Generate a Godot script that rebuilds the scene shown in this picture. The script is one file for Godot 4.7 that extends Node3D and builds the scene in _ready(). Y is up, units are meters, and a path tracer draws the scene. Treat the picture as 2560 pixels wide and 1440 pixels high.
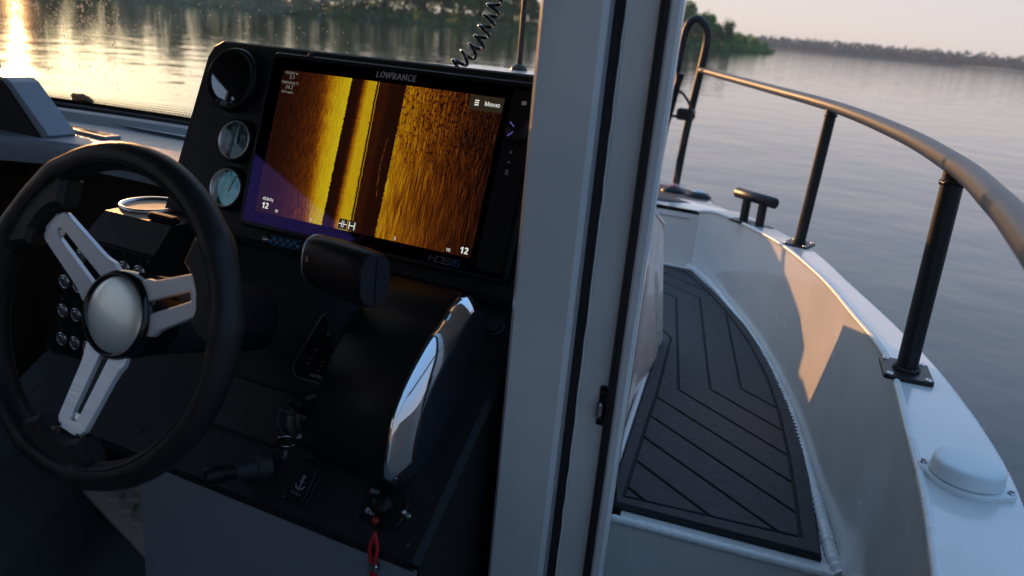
extends Node3D
# A walkaround boat on a river at sunset, seen through the open cabin door: helm on one side, side deck and bow rail on the other.
# Boat axes: x to starboard, -z to the bow, y up; the water lies at y = 0.

const EYE := 1.40
const TAU_ := PI * 2.0
var M := {}
var rng := RandomNumberGenerator.new()
var used := {}


func P(x: float, h: float, z: float) -> Vector3:
	return Vector3(x, EYE - h, z)   # h: metres below eye height


# ------------------------------------------------------------------ mesh builder
class MB:
	var st := SurfaceTool.new()
	var t := Transform3D()
	var uv_on := false

	func _init() -> void:
		st.begin(Mesh.PRIMITIVE_TRIANGLES)
		st.set_smooth_group(-1)

	func flat() -> MB:
		st.set_smooth_group(-1)
		return self

	func smooth(g := 1) -> MB:
		st.set_smooth_group(g)
		return self

	func at(x: Transform3D) -> MB:
		t = x
		return self

	func tri(a: Vector3, b: Vector3, c: Vector3) -> void:   # counter-clockwise seen from outside
		st.add_vertex(t * a)
		st.add_vertex(t * c)
		st.add_vertex(t * b)

	func quad(a: Vector3, b: Vector3, c: Vector3, d: Vector3) -> void:
		tri(a, b, c)
		tri(a, c, d)

	func tri_uv(p: Array, u: Array) -> void:
		for k in [0, 2, 1]:
			st.set_uv(u[k])
			st.add_vertex(t * p[k])

	func mesh() -> ArrayMesh:
		st.generate_normals()
		return st.commit()

	func box(c: Vector3, s: Vector3, b := 0.0) -> MB:
		flat()
		var h := s / 2.0
		b = minf(b, minf(h.x, minf(h.y, h.z)) * 0.98)
		for ax in 3:
			var u := (ax + 1) % 3
			var v := (ax + 2) % 3
			for sg in [-1.0, 1.0]:
				var q: Array[Vector3] = []
				for k in [[-1, -1], [1, -1], [1, 1], [-1, 1]]:
					var p := Vector3.ZERO
					p[ax] = sg * h[ax]
					p[u] = k[0] * (h[u] - b)
					p[v] = k[1] * (h[v] - b)
					q.append(c + p)
				if sg > 0:
					quad(q[0], q[1], q[2], q[3])
				else:
					quad(q[3], q[2], q[1], q[0])
		if b > 0.0:
			for ax in 3:
				var u := (ax + 1) % 3
				var v := (ax + 2) % 3
				for su in [-1.0, 1.0]:
					for sv in [-1.0, 1.0]:
						var q: Array[Vector3] = []
						for k in [[-1, 0], [1, 0], [1, 1], [-1, 1]]:
							var p := Vector3.ZERO
							p[ax] = k[0] * (h[ax] - b)
							p[u] = su * (h[u] - (b if k[1] else 0.0))
							p[v] = sv * (h[v] - (0.0 if k[1] else b))
							q.append(c + p)
						if su * sv > 0:
							quad(q[0], q[1], q[2], q[3])
						else:
							quad(q[3], q[2], q[1], q[0])
			for sx in [-1.0, 1.0]:
				for sy in [-1.0, 1.0]:
					for sz in [-1.0, 1.0]:
						var a := c + Vector3(sx * h.x, sy * (h.y - b), sz * (h.z - b))
						var d := c + Vector3(sx * (h.x - b), sy * h.y, sz * (h.z - b))
						var e := c + Vector3(sx * (h.x - b), sy * (h.y - b), sz * h.z)
						if sx * sy * sz > 0:
							tri(a, d, e)
						else:
							tri(e, d, a)
		return self

	# polygon (counter-clockwise in local xy) pulled from z0 to z1, its z1 rim chamfered
	func prism(poly: PackedVector2Array, z0: float, z1: float, b := 0.0, back := true, soft := false) -> MB:
		if Geometry2D.is_polygon_clockwise(poly):
			poly = poly.duplicate()
			poly.reverse()
		flat()
		var n := poly.size()
		var ins := inset(poly, b) if b > 0.0 else poly
		var zt := z1 - b
		if soft:
			smooth(7)
		for i in n:
			var j := (i + 1) % n
			quad(v3(poly[i], z0), v3(poly[j], z0), v3(poly[j], zt), v3(poly[i], zt))
			if b > 0.0:
				quad(v3(poly[i], zt), v3(poly[j], zt), v3(ins[j], z1), v3(ins[i], z1))
		flat()
		var tr := Geometry2D.triangulate_polygon(ins)
		for k in range(0, tr.size(), 3):
			face(ins[tr[k]], ins[tr[k + 1]], ins[tr[k + 2]], z1, true)
		if back:
			tr = Geometry2D.triangulate_polygon(poly)
			for k in range(0, tr.size(), 3):
				face(poly[tr[k]], poly[tr[k + 1]], poly[tr[k + 2]], z0, false)
		return self

	# a flat ring between two outlines of equally many corners
	func frame(outer: PackedVector2Array, inner: PackedVector2Array, z0: float, z1: float) -> MB:
		flat()
		var n := outer.size()
		for i in n:
			var j := (i + 1) % n
			quad(v3(outer[i], z0), v3(outer[j], z0), v3(outer[j], z1), v3(outer[i], z1))
			quad(v3(inner[j], z0), v3(inner[i], z0), v3(inner[i], z1), v3(inner[j], z1))
			quad(v3(outer[i], z1), v3(outer[j], z1), v3(inner[j], z1), v3(inner[i], z1))
			quad(v3(outer[j], z0), v3(outer[i], z0), v3(inner[i], z0), v3(inner[j], z0))
		return self

	func v3(p: Vector2, z: float) -> Vector3:
		return Vector3(p.x, p.y, z)

	func face(a: Vector2, b: Vector2, c: Vector2, z: float, up: bool) -> void:
		if ((b - a).cross(c - a) > 0.0) == up:
			tri(v3(a, z), v3(b, z), v3(c, z))
		else:
			tri(v3(c, z), v3(b, z), v3(a, z))

	static func inset(poly: PackedVector2Array, b: float) -> PackedVector2Array:
		var out := PackedVector2Array()
		var n := poly.size()
		for i in n:
			var p0 := poly[(i + n - 1) % n]
			var p1 := poly[i]
			var p2 := poly[(i + 1) % n]
			var a := (p1 - p0).normalized()
			var c := (p2 - p1).normalized()
			var na := Vector2(-a.y, a.x)
			var nc := Vector2(-c.y, c.x)
			var m := na + nc
			var k := m.length_squared()
			out.append(p1 + (m * (2.0 * b / k) if k > 0.3 else na * b))
		return out

	# profile of (radius, z) turned about local z
	func lathe(prof: Array, seg := 40, smooth_it := true) -> MB:
		for k in prof.size() - 1:
			if smooth_it:
				smooth(1)
			else:
				st.set_smooth_group(k + 1)
			var p: Vector2 = prof[k]
			var q: Vector2 = prof[k + 1]
			for i in seg:
				var a := TAU * i / seg
				var b := TAU * (i + 1) / seg
				var pa := Vector3(cos(a) * p.x, sin(a) * p.x, p.y)
				var pb := Vector3(cos(b) * p.x, sin(b) * p.x, p.y)
				var qa := Vector3(cos(a) * q.x, sin(a) * q.x, q.y)
				var qb := Vector3(cos(b) * q.x, sin(b) * q.x, q.y)
				if p.x < 1e-6:
					tri(pa, qa, qb)
				elif q.x < 1e-6:
					tri(pa, pb, qa)
				else:
					quad(pa, pb, qb, qa)
		return self

	func tube(path: Array, r: float, seg := 12, closed := false, radii := []) -> MB:
		smooth(1)
		var n := path.size()
		var rings := []
		var up := Vector3.UP
		for i in n:
			var a: Vector3 = path[(i + n - 1) % n] if closed else path[maxi(i - 1, 0)]
			var b: Vector3 = path[(i + 1) % n] if closed else path[mini(i + 1, n - 1)]
			var d := (b - a).normalized()
			if i == 0:
				up = Vector3.UP if absf(d.y) < 0.9 else Vector3.RIGHT
			var s := d.cross(up).normalized()
			up = s.cross(d).normalized()
			var rr: float = radii[i] if radii.size() else r
			var ring := []
			for k in seg:
				var w := TAU * k / seg
				ring.append(Vector3(path[i]) + (s * cos(w) + up * sin(w)) * rr)
			rings.append(ring)
		for i in (n if closed else n - 1):
			var A: Array = rings[i]
			var B: Array = rings[(i + 1) % n]
			for k in seg:
				var l := (k + 1) % seg
				quad(A[k], B[k], B[l], A[l])
		if not closed:
			flat()
			for k in range(1, seg - 1):
				tri(rings[0][0], rings[0][k], rings[0][k + 1])
				tri(rings[n - 1][0], rings[n - 1][k + 1], rings[n - 1][k])
		return self

	# rows of points; outside is the side from which columns run left to right and rows upwards
	func grid(rows: Array, close_u := false) -> MB:
		for i in rows.size() - 1:
			var A: Array = rows[i]
			var B: Array = rows[i + 1]
			var m := A.size()
			for k in (m if close_u else m - 1):
				var l := (k + 1) % m
				quad(A[k], A[l], B[l], B[k])
		return self


# ------------------------------------------------------------------ scene helpers
func mesh_node(called: String, mesh: Mesh, mat: Material) -> MeshInstance3D:
	var o := MeshInstance3D.new()
	o.name = called
	o.mesh = mesh
	o.material_override = mat
	return o


func numbered(called: String) -> String:
	if not used.has(called):
		used[called] = 0
		return called
	used[called] += 1
	return "%s_%03d" % [called, used[called]]


func thing(called: String, label: String, category: String, base := Transform3D(), group := "") -> Node3D:
	var o := Node3D.new()
	o.name = numbered(called)
	o.transform = base
	o.set_meta("label", label)
	o.set_meta("category", category)
	if group:
		o.set_meta("group", group)
	add_child(o)
	return o


func part(parent: Node3D, called: String, b: MB, mat: Material, label := "") -> MeshInstance3D:
	var o := mesh_node(called, b.mesh(), mat)
	if label:
		o.set_meta("label", label)
	parent.add_child(o, true)
	return o


func place(p: Vector3) -> Transform3D:
	return Transform3D(Basis(), p)


func structure(called: String, mesh: Mesh, mat: Material) -> MeshInstance3D:
	var o := mesh_node(called, mesh, mat)
	o.set_meta("kind", "structure")
	o.set_meta("label", called.replace("_", " "))
	add_child(o, true)
	return o


func rrect(w: float, h: float, r: float, seg := 5, c := Vector2.ZERO) -> PackedVector2Array:
	var out := PackedVector2Array()
	for k in 4:
		var cc := c + Vector2((w / 2 - r) * (1 if k in [0, 3] else -1), (h / 2 - r) * (1 if k in [0, 1] else -1))
		for i in seg + 1:
			var a := PI / 2 * (k + float(i) / seg)
			out.append(cc + Vector2(cos(a), sin(a)) * r)
	return out


func ring2(r: float, n := 40, c := Vector2.ZERO) -> PackedVector2Array:
	var out := PackedVector2Array()
	for i in n:
		out.append(c + Vector2(cos(TAU * i / n), sin(TAU * i / n)) * r)
	return out


func spline(pts: Array, per := 8) -> Array:
	var out := []
	for i in pts.size() - 1:
		var p0: Vector3 = pts[maxi(i - 1, 0)]
		var p1: Vector3 = pts[i]
		var p2: Vector3 = pts[i + 1]
		var p3: Vector3 = pts[mini(i + 2, pts.size() - 1)]
		for k in per:
			out.append(p1.cubic_interpolate(p2, p0, p3, float(k) / per))
	out.append(pts[-1])
	return out


func resample(path: Array, step: float) -> Array:
	var out := [path[0]]
	var left := step
	for i in path.size() - 1:
		var a: Vector3 = path[i]
		var b: Vector3 = path[i + 1]
		var l := a.distance_to(b)
		var at := left
		while at <= l:
			out.append(a.lerp(b, at / l))
			at += step
		left = at - l
	return out


func mat(called: String, lin: Color, rough: float, metal := 0.0, spec := 0.5) -> StandardMaterial3D:
	var m := StandardMaterial3D.new()
	m.resource_name = called
	m.albedo_color = lin.linear_to_srgb()
	m.roughness = rough
	m.metallic = metal
	m.metallic_specular = spec
	M[called] = m
	return m


func noise_tex(freq: float, size := 512, octaves := 4, seed_ := 1, normal := false, strength := 4.0, lo := 0.0, hi := 1.0) -> NoiseTexture2D:
	var n := FastNoiseLite.new()
	n.seed = seed_
	n.frequency = freq
	n.fractal_octaves = octaves
	var t := NoiseTexture2D.new()
	t.width = size
	t.height = size
	t.seamless = true
	t.noise = n
	t.as_normal_map = normal
	t.bump_strength = strength
	if not normal:
		var g := Gradient.new()
		g.set_color(0, Color(lo, lo, lo))
		g.set_color(1, Color(hi, hi, hi))
		t.color_ramp = g
	return t


func rough_map(m: StandardMaterial3D, tex: Texture2D, scale: float) -> void:
	m.roughness_texture = tex
	m.roughness_texture_channel = BaseMaterial3D.TEXTURE_CHANNEL_RED
	m.uv1_triplanar = true
	m.uv1_world_triplanar = true
	m.uv1_scale = Vector3.ONE * scale


func relief(m: StandardMaterial3D, tex: Texture2D, centimetres: float, scale: float) -> void:
	m.heightmap_enabled = true
	m.heightmap_texture = tex
	m.heightmap_scale = centimetres
	m.uv1_triplanar = true
	m.uv1_world_triplanar = true
	m.uv1_scale = Vector3.ONE * scale


func letters(parent: Node3D, called: String, words: String, x: Transform3D, height: float, mt: Material, serif := false, bold := false, italic := false, spacing := 0.0) -> MeshInstance3D:
	var f := SystemFont.new()
	f.font_names = PackedStringArray(["Droid Serif" if serif else "Droid Sans"])
	f.font_weight = 700 if bold else 400
	var v := FontVariation.new()
	v.base_font = f
	if italic:
		v.variation_transform = Transform2D(Vector2(1, 0.0), Vector2(0.2, 1), Vector2.ZERO)
	v.spacing_glyph = int(spacing)
	var tm := TextMesh.new()
	tm.font = v
	tm.text = words
	tm.font_size = 48
	tm.pixel_size = height / 35.0
	tm.depth = 0.0002
	tm.curve_step = 2.0
	var o := mesh_node(called, tm, mt)
	o.transform = x
	parent.add_child(o, true)
	return o


func shift(x: float, y: float, z := 0.0, turn := 0.0) -> Transform3D:
	return Transform3D(Basis(Vector3.BACK, turn), Vector3(x, y, z))


# a frame on a slanted panel: local x to starboard, y up the panel, z out of it
func panel_frame(origin: Vector3, normal: Vector3) -> Transform3D:
	var n := normal.normalized()
	var r := Vector3.RIGHT
	return Transform3D(Basis(r, n.cross(r), n), origin)


# ------------------------------------------------------------------ build
func _ready() -> void:
	rng.seed = 7
	camera_and_light()
	materials()
	water_and_banks()
	hull()
	cabin()
	windshield()
	dashboard()
	console()
	deck_mat()
	handrail()
	deck_fittings()
	chartplotter()
	gauges()
	wheel()
	throttle()
	small_controls()
	switch_pod()
	loose_things()


func camera_and_light() -> void:
	var cam := Camera3D.new()
	cam.name = "camera"
	cam.position = Vector3(0, EYE, 0)
	cam.rotation_degrees = Vector3(-18.2, 24.0, 5.2)
	var lens := CameraAttributesPhysical.new()
	lens.frustum_focal_length = 33.333
	lens.frustum_focus_distance = 1.12
	lens.exposure_aperture = 7.0
	lens.frustum_near = 0.02
	lens.frustum_far = 9000.0
	cam.attributes = lens
	cam.fov = 39.6
	cam.near = 0.02
	cam.far = 9000.0
	cam.current = true
	add_child(cam)
	var env := Environment.new()
	env.background_mode = Environment.BG_SKY
	env.tonemap_mode = Environment.TONE_MAPPER_LINEAR
	env.tonemap_exposure = 1.3
	var az := deg_to_rad(56.0)     # the sun, to port of the bow
	var el := deg_to_rad(7.0)
	var towards := Vector3(-sin(az) * cos(el), sin(el), -cos(az) * cos(el))
	var sm := PanoramaSkyMaterial.new()
	sm.panorama = evening_sky(towards)
	sm.energy_multiplier = 1.0
	var sky := Sky.new()
	sky.sky_material = sm
	env.sky = sky
	env.fog_enabled = true
	env.fog_density = 0.0003
	env.fog_light_color = Color(0.80, 0.85, 0.90)
	env.ambient_light_source = Environment.AMBIENT_SOURCE_SKY
	env.sdfgi_enabled = true
	env.ssao_enabled = true
	env.ssil_enabled = true
	var we := WorldEnvironment.new()
	we.name = "environment"
	we.environment = env
	add_child(we)
	var sun := DirectionalLight3D.new()
	sun.name = "sun"
	sun.light_energy = 1.4
	sun.light_color = Color(1.0, 0.48, 0.19).linear_to_srgb()
	sun.light_angular_distance = 0.5
	sun.shadow_enabled = true
	add_child(sun)
	sun.look_at_from_position(towards * 50.0, Vector3.ZERO)


# hazy evening air: pinkish at the horizon, blue overhead, a cream glow round the low sun
func evening_sky(sun: Vector3) -> ImageTexture:
	var w := 720
	var h := 360
	var im := Image.create(w, h, false, Image.FORMAT_RGBF)
	for y in h:
		var e := PI / 2 - PI * (y + 0.5) / h
		for x in w:
			var p := (x + 0.5) / w * TAU
			var d := Vector3(sin(p) * cos(e), sin(e), -cos(p) * cos(e))
			var c := Vector3(0.27, 0.52, 0.93)
			var g := d.dot(sun)
			if e >= 0.0:
				# brighter and creamier on the sun's side, bluer and dimmer opposite, as evening haze is
				var side := smoothstep(-1.0, 0.75, g)
				var low := Vector3(0.40, 0.46, 0.58).lerp(Vector3(0.68, 0.575, 0.50), side)
				c = c.lerp(low, pow(1.0 - sin(e), 2.3)) * lerpf(0.62, 1.0, side)
				g = maxf(0.0, g)
				c += Vector3(0.80, 0.64, 0.30) * pow(g, 11.0) + Vector3(1.6, 1.1, 0.45) * pow(g, 90.0)
			else:
				c = Vector3(0.20, 0.20, 0.19)
			im.set_pixel(x, y, Color(c.x, c.y, c.z))
	return ImageTexture.create_from_image(im)


func materials() -> void:
	var smudge := noise_tex(0.012, 512, 4, 3, false, 4.0, 0.55, 1.0)
	var grain := noise_tex(0.25, 256, 3, 5)
	var peel := noise_tex(0.05, 512, 2, 8)
	var grime := noise_tex(0.008, 512, 6, 33, false, 1.0, 0.93, 1.0)
	var m := mat("white_paint", Color(0.70, 0.715, 0.69), 0.3)
	m.albedo_texture = grime
	rough_map(m, smudge, 1.3)
	m.clearcoat_enabled = true
	m.clearcoat = 0.5
	m.clearcoat_roughness = 0.08
	m = mat("weld_paint", Color(0.70, 0.715, 0.69), 0.35)
	m = mat("dash_grey", Color(0.22, 0.27, 0.31), 0.42)
	rough_map(m, smudge, 3.0)
	relief(m, grain, 0.02, 22.0)
	m = mat("pedestal_grey", Color(0.19, 0.205, 0.23), 0.6, 0.0, 0.3)
	m = mat("cabin_carpet", Color(0.050, 0.042, 0.032), 0.95, 0.0, 0.2)
	m = mat("cabin_lining", Color(0.10, 0.105, 0.115), 0.8, 0.0, 0.3)
	m = mat("roof_lining", Color(0.14, 0.145, 0.15), 0.8, 0.0, 0.3)
	m = mat("black_panel", Color(0.012, 0.0125, 0.0135), 0.48, 0.0, 0.32)
	relief(m, grain, 0.03, 30.0)
	m = mat("black_plastic", Color(0.008, 0.008, 0.009), 0.4, 0.0, 0.32)
	m = mat("black_gloss", Color(0.006, 0.006, 0.008), 0.08)
	m = mat("soft_black", Color(0.022, 0.022, 0.028), 0.38, 0.0, 0.45)
	m = mat("rubber", Color(0.012, 0.012, 0.013), 0.6)
	m = mat("leather", Color(0.012, 0.012, 0.012), 0.46, 0.0, 0.4)
	relief(m, grain, 0.05, 14.0)
	m = mat("leather_dimpled", Color(0.010, 0.010, 0.011), 0.52, 0.0, 0.35)
	relief(m, dimple_texture(), 0.06, 45.0)
	m = mat("rail_black", Color(0.016, 0.015, 0.015), 0.37, 0.0, 0.38)
	m = mat("brushed", Color(0.72, 0.76, 0.79), 0.45, 0.4)
	m.anisotropy_enabled = false
	rough_map(m, brushed_texture(), 9.0)
	m = mat("chrome", Color(0.78, 0.80, 0.82), 0.05, 1.0)
	m = mat("steel", Color(0.5, 0.5, 0.5), 0.25, 1.0)
	m = mat("satin_steel", Color(0.58, 0.59, 0.58), 0.3, 1.0)
	m = mat("mat_foam", Color(0.050, 0.051, 0.054), 0.8)
	relief(m, grain, 0.05, 12.0)
	m.albedo_texture = noise_tex(0.008, 512, 7, 21, false, 1.0, 0.78, 1.0)
	m = mat("mat_groove", Color(0.020, 0.020, 0.020), 0.9)
	m = mat("antenna_white", Color(0.66, 0.72, 0.72), 0.45)
	m = mat("glass", Color(1, 1, 1, 1), 0.0)
	m.albedo_color = Color(0.9, 0.97, 0.95, 0.03)
	m.transparency = BaseMaterial3D.TRANSPARENCY_ALPHA
	m = mat("window_glass", Color(1, 1, 1, 1), 0.0)
	m.albedo_color = Color(0.6, 0.85, 0.82, 0.06)
	m.transparency = BaseMaterial3D.TRANSPARENCY_ALPHA
	m = mat("ceramic_black", Color(0.005, 0.005, 0.005), 0.5)
	m = mat("water_spot", Color(0.62, 0.58, 0.48), 0.7)
	m.backlight_enabled = true
	m.backlight = Color(0.8, 0.78, 0.7)
	m = mat("print_grey", Color(0.30, 0.31, 0.33), 0.6)
	m = mat("print_dim", Color(0.10, 0.105, 0.11), 0.6)
	m = mat("print_white", Color(0.5, 0.5, 0.5), 0.6)
	m = mat("dial", Color(0.07, 0.14, 0.16), 0.12, 1.0)
	m = mat("dial_pearl", Color(0.13, 0.33, 0.35), 0.22, 1.0)
	m = mat("needle", Color(0.35, 0.37, 0.38), 0.5)
	m = mat("lcd", Color(0.018, 0.020, 0.018), 0.25)
	m = mat("red_cord", Color(0.42, 0.012, 0.02), 0.5)
	m = mat("red_plastic", Color(0.35, 0.01, 0.01), 0.4)
	m = mat("yellow_plastic", Color(0.42, 0.26, 0.02), 0.5)
	m = mat("amber_lens", Color(0.22, 0.03, 0.02), 0.2)
	m = mat("cushion", Color(0.46, 0.41, 0.34), 0.7)
	m.rim_enabled = true
	m.rim = 0.2
	m = mat("lump_brown", Color(0.10, 0.065, 0.025), 0.85)
	relief(m, grain, 0.3, 10.0)
	m = mat("bark", Color(0.06, 0.045, 0.03), 0.9)
	m = mat("earth", Color(0.06, 0.07, 0.025), 0.95)
	m = mat("sand", Color(0.42, 0.22, 0.10), 0.95)
	for k in 3:
		m = mat("leaf_%d" % k, [Color(0.062, 0.105, 0.032), Color(0.075, 0.118, 0.036), Color(0.052, 0.092, 0.032)][k], 0.65)
		m.backlight_enabled = true
		m.backlight = Color(0.35, 0.5, 0.12)
		m.cull_mode = BaseMaterial3D.CULL_DISABLED
	m = mat("far_leaf", Color(0.055, 0.110, 0.048), 0.8)
	m.cull_mode = BaseMaterial3D.CULL_DISABLED


func dimple_texture() -> ImageTexture:
	var n := 64
	var im := Image.create(n, n, false, Image.FORMAT_L8)
	for y in n:
		for x in n:
			var v := 1.0
			for c in [Vector2(16, 16), Vector2(48, 48)]:
				var d := Vector2(x, y).distance_to(c)
				v = minf(v, smoothstep(4.0, 12.0, d))
			im.set_pixel(x, y, Color(v, v, v))
	return ImageTexture.create_from_image(im)


func brushed_texture() -> ImageTexture:
	var im := Image.create(256, 256, false, Image.FORMAT_L8)
	var r := RandomNumberGenerator.new()
	r.seed = 11
	for x in 256:
		var v := r.randf_range(0.6, 1.0)
		for y in 256:
			v = clampf(v + r.randf_range(-0.02, 0.02), 0.55, 1.0)
			im.set_pixel(y, x, Color(v, v, v))
	return ImageTexture.create_from_image(im)


# ------------------------------------------------------------------ water, banks, trees
func view_to_boat(l: float, f: float) -> Vector3:   # metres to the right of / along the sight line, level
	var a := deg_to_rad(24.0)
	return Vector3(l * cos(a) - f * sin(a), 0, -(l * sin(a) + f * cos(a)))


func water_and_banks() -> void:
	var n := 1024
	var waves := FastNoiseLite.new()
	waves.seed = 4
	waves.fractal_octaves = 5
	waves.frequency = 0.012
	waves.fractal_gain = 0.5
	var wt := NoiseTexture2D.new()
	wt.width = n
	wt.height = n
	wt.seamless = true
	wt.noise = waves
	var m := mat("river", Color(0.012, 0.021, 0.020), 0.04)
	m.heightmap_enabled = true
	m.heightmap_texture = wt
	m.heightmap_scale = 1.4
	m.uv1_scale = Vector3.ONE
	var b := MB.new()
	var R := 1700.0
	var t := 22.0        # metres the ripple picture spans
	for q in [[Vector2(-R, R), Vector2(R, R), Vector2(R, -R)], [Vector2(-R, R), Vector2(R, -R), Vector2(-R, -R)]]:
		b.tri_uv([Vector3(q[0].x, 0, q[0].y), Vector3(q[1].x, 0, q[1].y), Vector3(q[2].x, 0, q[2].y)], [q[0] / t, q[1] / t, q[2] / t])
	structure("river_water", b.mesh(), m)

	# near wooded bank, ahead and to port, ending in a point
	var shore := [[-300.0, 170.0], [-160.0, 118.0], [-90.0, 112.0], [-40.0, 122.0], [0.0, 142.0], [28.0, 165.0], [45.0, 182.0], [55.0, 196.0], [58.5, 203.0]]
	var line := []
	for s in shore:
		line.append(view_to_boat(s[0], s[1]))
	line = spline(line, 6)
	b = MB.new()
	b.smooth(1)
	var back := view_to_boat(-60.0, 420.0)
	var rows := [[], [], [], []]
	for i in line.size():
		var p: Vector3 = line[i]
		var inward := (back - p).normalized()
		var taper := clampf((line.size() - 1 - i) / 8.0, 0.05, 1.0)
		rows[0].append(p + Vector3(0, -0.5, 0))
		rows[1].append(p + inward * 3.0 + Vector3(0, 0.5 * taper, 0))
		rows[2].append(p + inward * 14.0 + Vector3(0, 1.0 * taper, 0))
		rows[3].append(p + inward * 60.0 + Vector3(0, 2.0 * taper, 0))
	b.grid(rows)
	structure("wooded_bank_ground", b.mesh(), M.earth)

	var protos := []
	for k in 4:
		protos.append(tree_meshes(k))
	var spots := resample(line, 3.4)
	var count := 0
	for i in spots.size():
		var p: Vector3 = spots[i]
		var inward := (back - p).normalized()
		var taper := clampf((spots.size() - 1 - i) / 11.0, 0.36, 1.0)
		for rank in 2:
			if rank == 1 and i % 2 == 0:
				continue
			if view_side(p) < -0.95:
				continue
			count += 1
			var pr: Array = protos[rng.randi() % 4]
			var h := rng.randf_range(5.8, 8.2) * taper * (1.0 + 0.2 * rank)
			var at := p + inward * (4.0 + rank * 6.0 + rng.randf() * 2.5) + Vector3(0, 0.3, 0)
			var kinds := ["broad round-headed green tree on the wooded bank", "tall narrow green tree on the wooded bank", "low bushy green tree on the wooded bank", "loose open-crowned green tree on the wooded bank"]
			var tr := thing("bank_tree", kinds[pr[3]], "tree", Transform3D(Basis(Vector3.UP, rng.randf() * TAU).scaled(Vector3.ONE * (h / 7.0)), at), "trees on the wooded bank")
			tr.add_child(mesh_node("trunk", pr[0], M.bark))
			tr.add_child(mesh_node("crown", pr[1], pr[2]))
	# low growth along the waterline, one mass
	b = MB.new()
	for p0 in resample(line, 0.8):
		var p: Vector3 = p0
		var inward := (back - p).normalized()
		for k in 46:
			var back_by := rng.randf_range(1.0, 9.0)
			var c := p + inward * back_by + Vector3(rng.randf_range(-1, 1), (0.3 + 0.42 * back_by) * rng.randf(), rng.randf_range(-1, 1))
			leaf(b, c, rng.randf_range(0.18, 0.40))
	var u := mesh_node("undergrowth", b.mesh(), M.leaf_1)
	u.set_meta("kind", "stuff")
	u.set_meta("label", "low green growth along the edge of the wooded bank")
	u.set_meta("category", "undergrowth")
	add_child(u)

	# far bank
	var far := [[130.0, 1250.0], [220.0, 900.0], [330.0, 760.0], [430.0, 690.0], [560.0, 640.0], [800.0, 640.0], [1200.0, 700.0]]
	line = []
	for s in far:
		line.append(view_to_boat(s[0], s[1]))
	line = spline(line, 8)
	back = view_to_boat(1200.0, 2600.0)
	rows = [[], [], []]
	for p0 in line:
		var p: Vector3 = p0
		var inward := (back - p).normalized()
		rows[0].append(p + Vector3(0, -0.5, 0))
		rows[1].append(p + inward * 8.0 + Vector3(0, 1.2, 0))
		rows[2].append(p + inward * 300.0 + Vector3(0, 5.0, 0))
	b = MB.new()
	b.smooth(1)
	b.grid(rows)
	structure("far_bank_ground", b.mesh(), M.earth)
	b = MB.new()
	for p0 in resample(line, 3.0):
		var p: Vector3 = p0
		var inward := (back - p).normalized()
		for k in 3:
			var c := p + inward * (10.0 + 14.0 * k + rng.randf() * 10.0)
			var h := rng.randf_range(7.0, 11.0) + 1.5 * k
			for j in 46:
				var w := rng.randf() * TAU
				var rr := sqrt(rng.randf()) * 3.4
				var y := rng.randf()
				leaf(b, c + Vector3(cos(w) * rr * sqrt(1.1 - y), y * h, sin(w) * rr * sqrt(1.1 - y)), rng.randf_range(0.7, 1.3))
	var wood := mesh_node("far_forest", b.mesh(), M.far_leaf)
	wood.set_meta("kind", "stuff")
	wood.set_meta("label", "hazy low forest along the far bank of the river")
	wood.set_meta("category", "forest")
	add_child(wood)
	for s in [[0.45, 12, 26.0, 1.5], [0.86, 9, 15.0, 1.2]]:
		b = MB.new()
		var at: Vector3 = line[int(s[0] * (line.size() - 1))]
		var nx: Vector3 = line[int(s[0] * (line.size() - 1)) + 1]
		var along := (nx - at).normalized()
		var inw := (back - at).normalized()
		b.smooth(1)
		var top := []
		var low := []
		for k in 25:
			var w := (k / 24.0 - 0.5) * 2.0
			var c: Vector3 = at + along * w * s[2]
			low.append(c - inw * 1.5 + Vector3(0, -0.3, 0))
			top.append(c + inw * 6.0 + Vector3(0, s[3] * (1.0 - w * w) + 0.4 + 0.25 * sin(k * 2.3), 0))
		b.grid([low, top])
		structure("sand_spit", b.mesh(), M.sand)


func view_side(p: Vector3) -> float:   # sideways over forward from the eye
	var a := deg_to_rad(24.0)
	return (p.x * cos(a) - p.z * sin(a)) / maxf(-p.x * sin(a) - p.z * cos(a), 1.0)


func leaf(b: MB, c: Vector3, s: float) -> void:
	var d := Basis.from_euler(Vector3(rng.randf() * TAU, rng.randf() * TAU, rng.randf() * TAU))
	b.flat()
	b.quad(c + d * Vector3(-s, -s * 0.6, 0), c + d * Vector3(s * 0.8, -s * 0.7, s * 0.2), c + d * Vector3(s, s * 0.6, 0), c + d * Vector3(-s * 0.7, s * 0.8, -s * 0.2))


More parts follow.
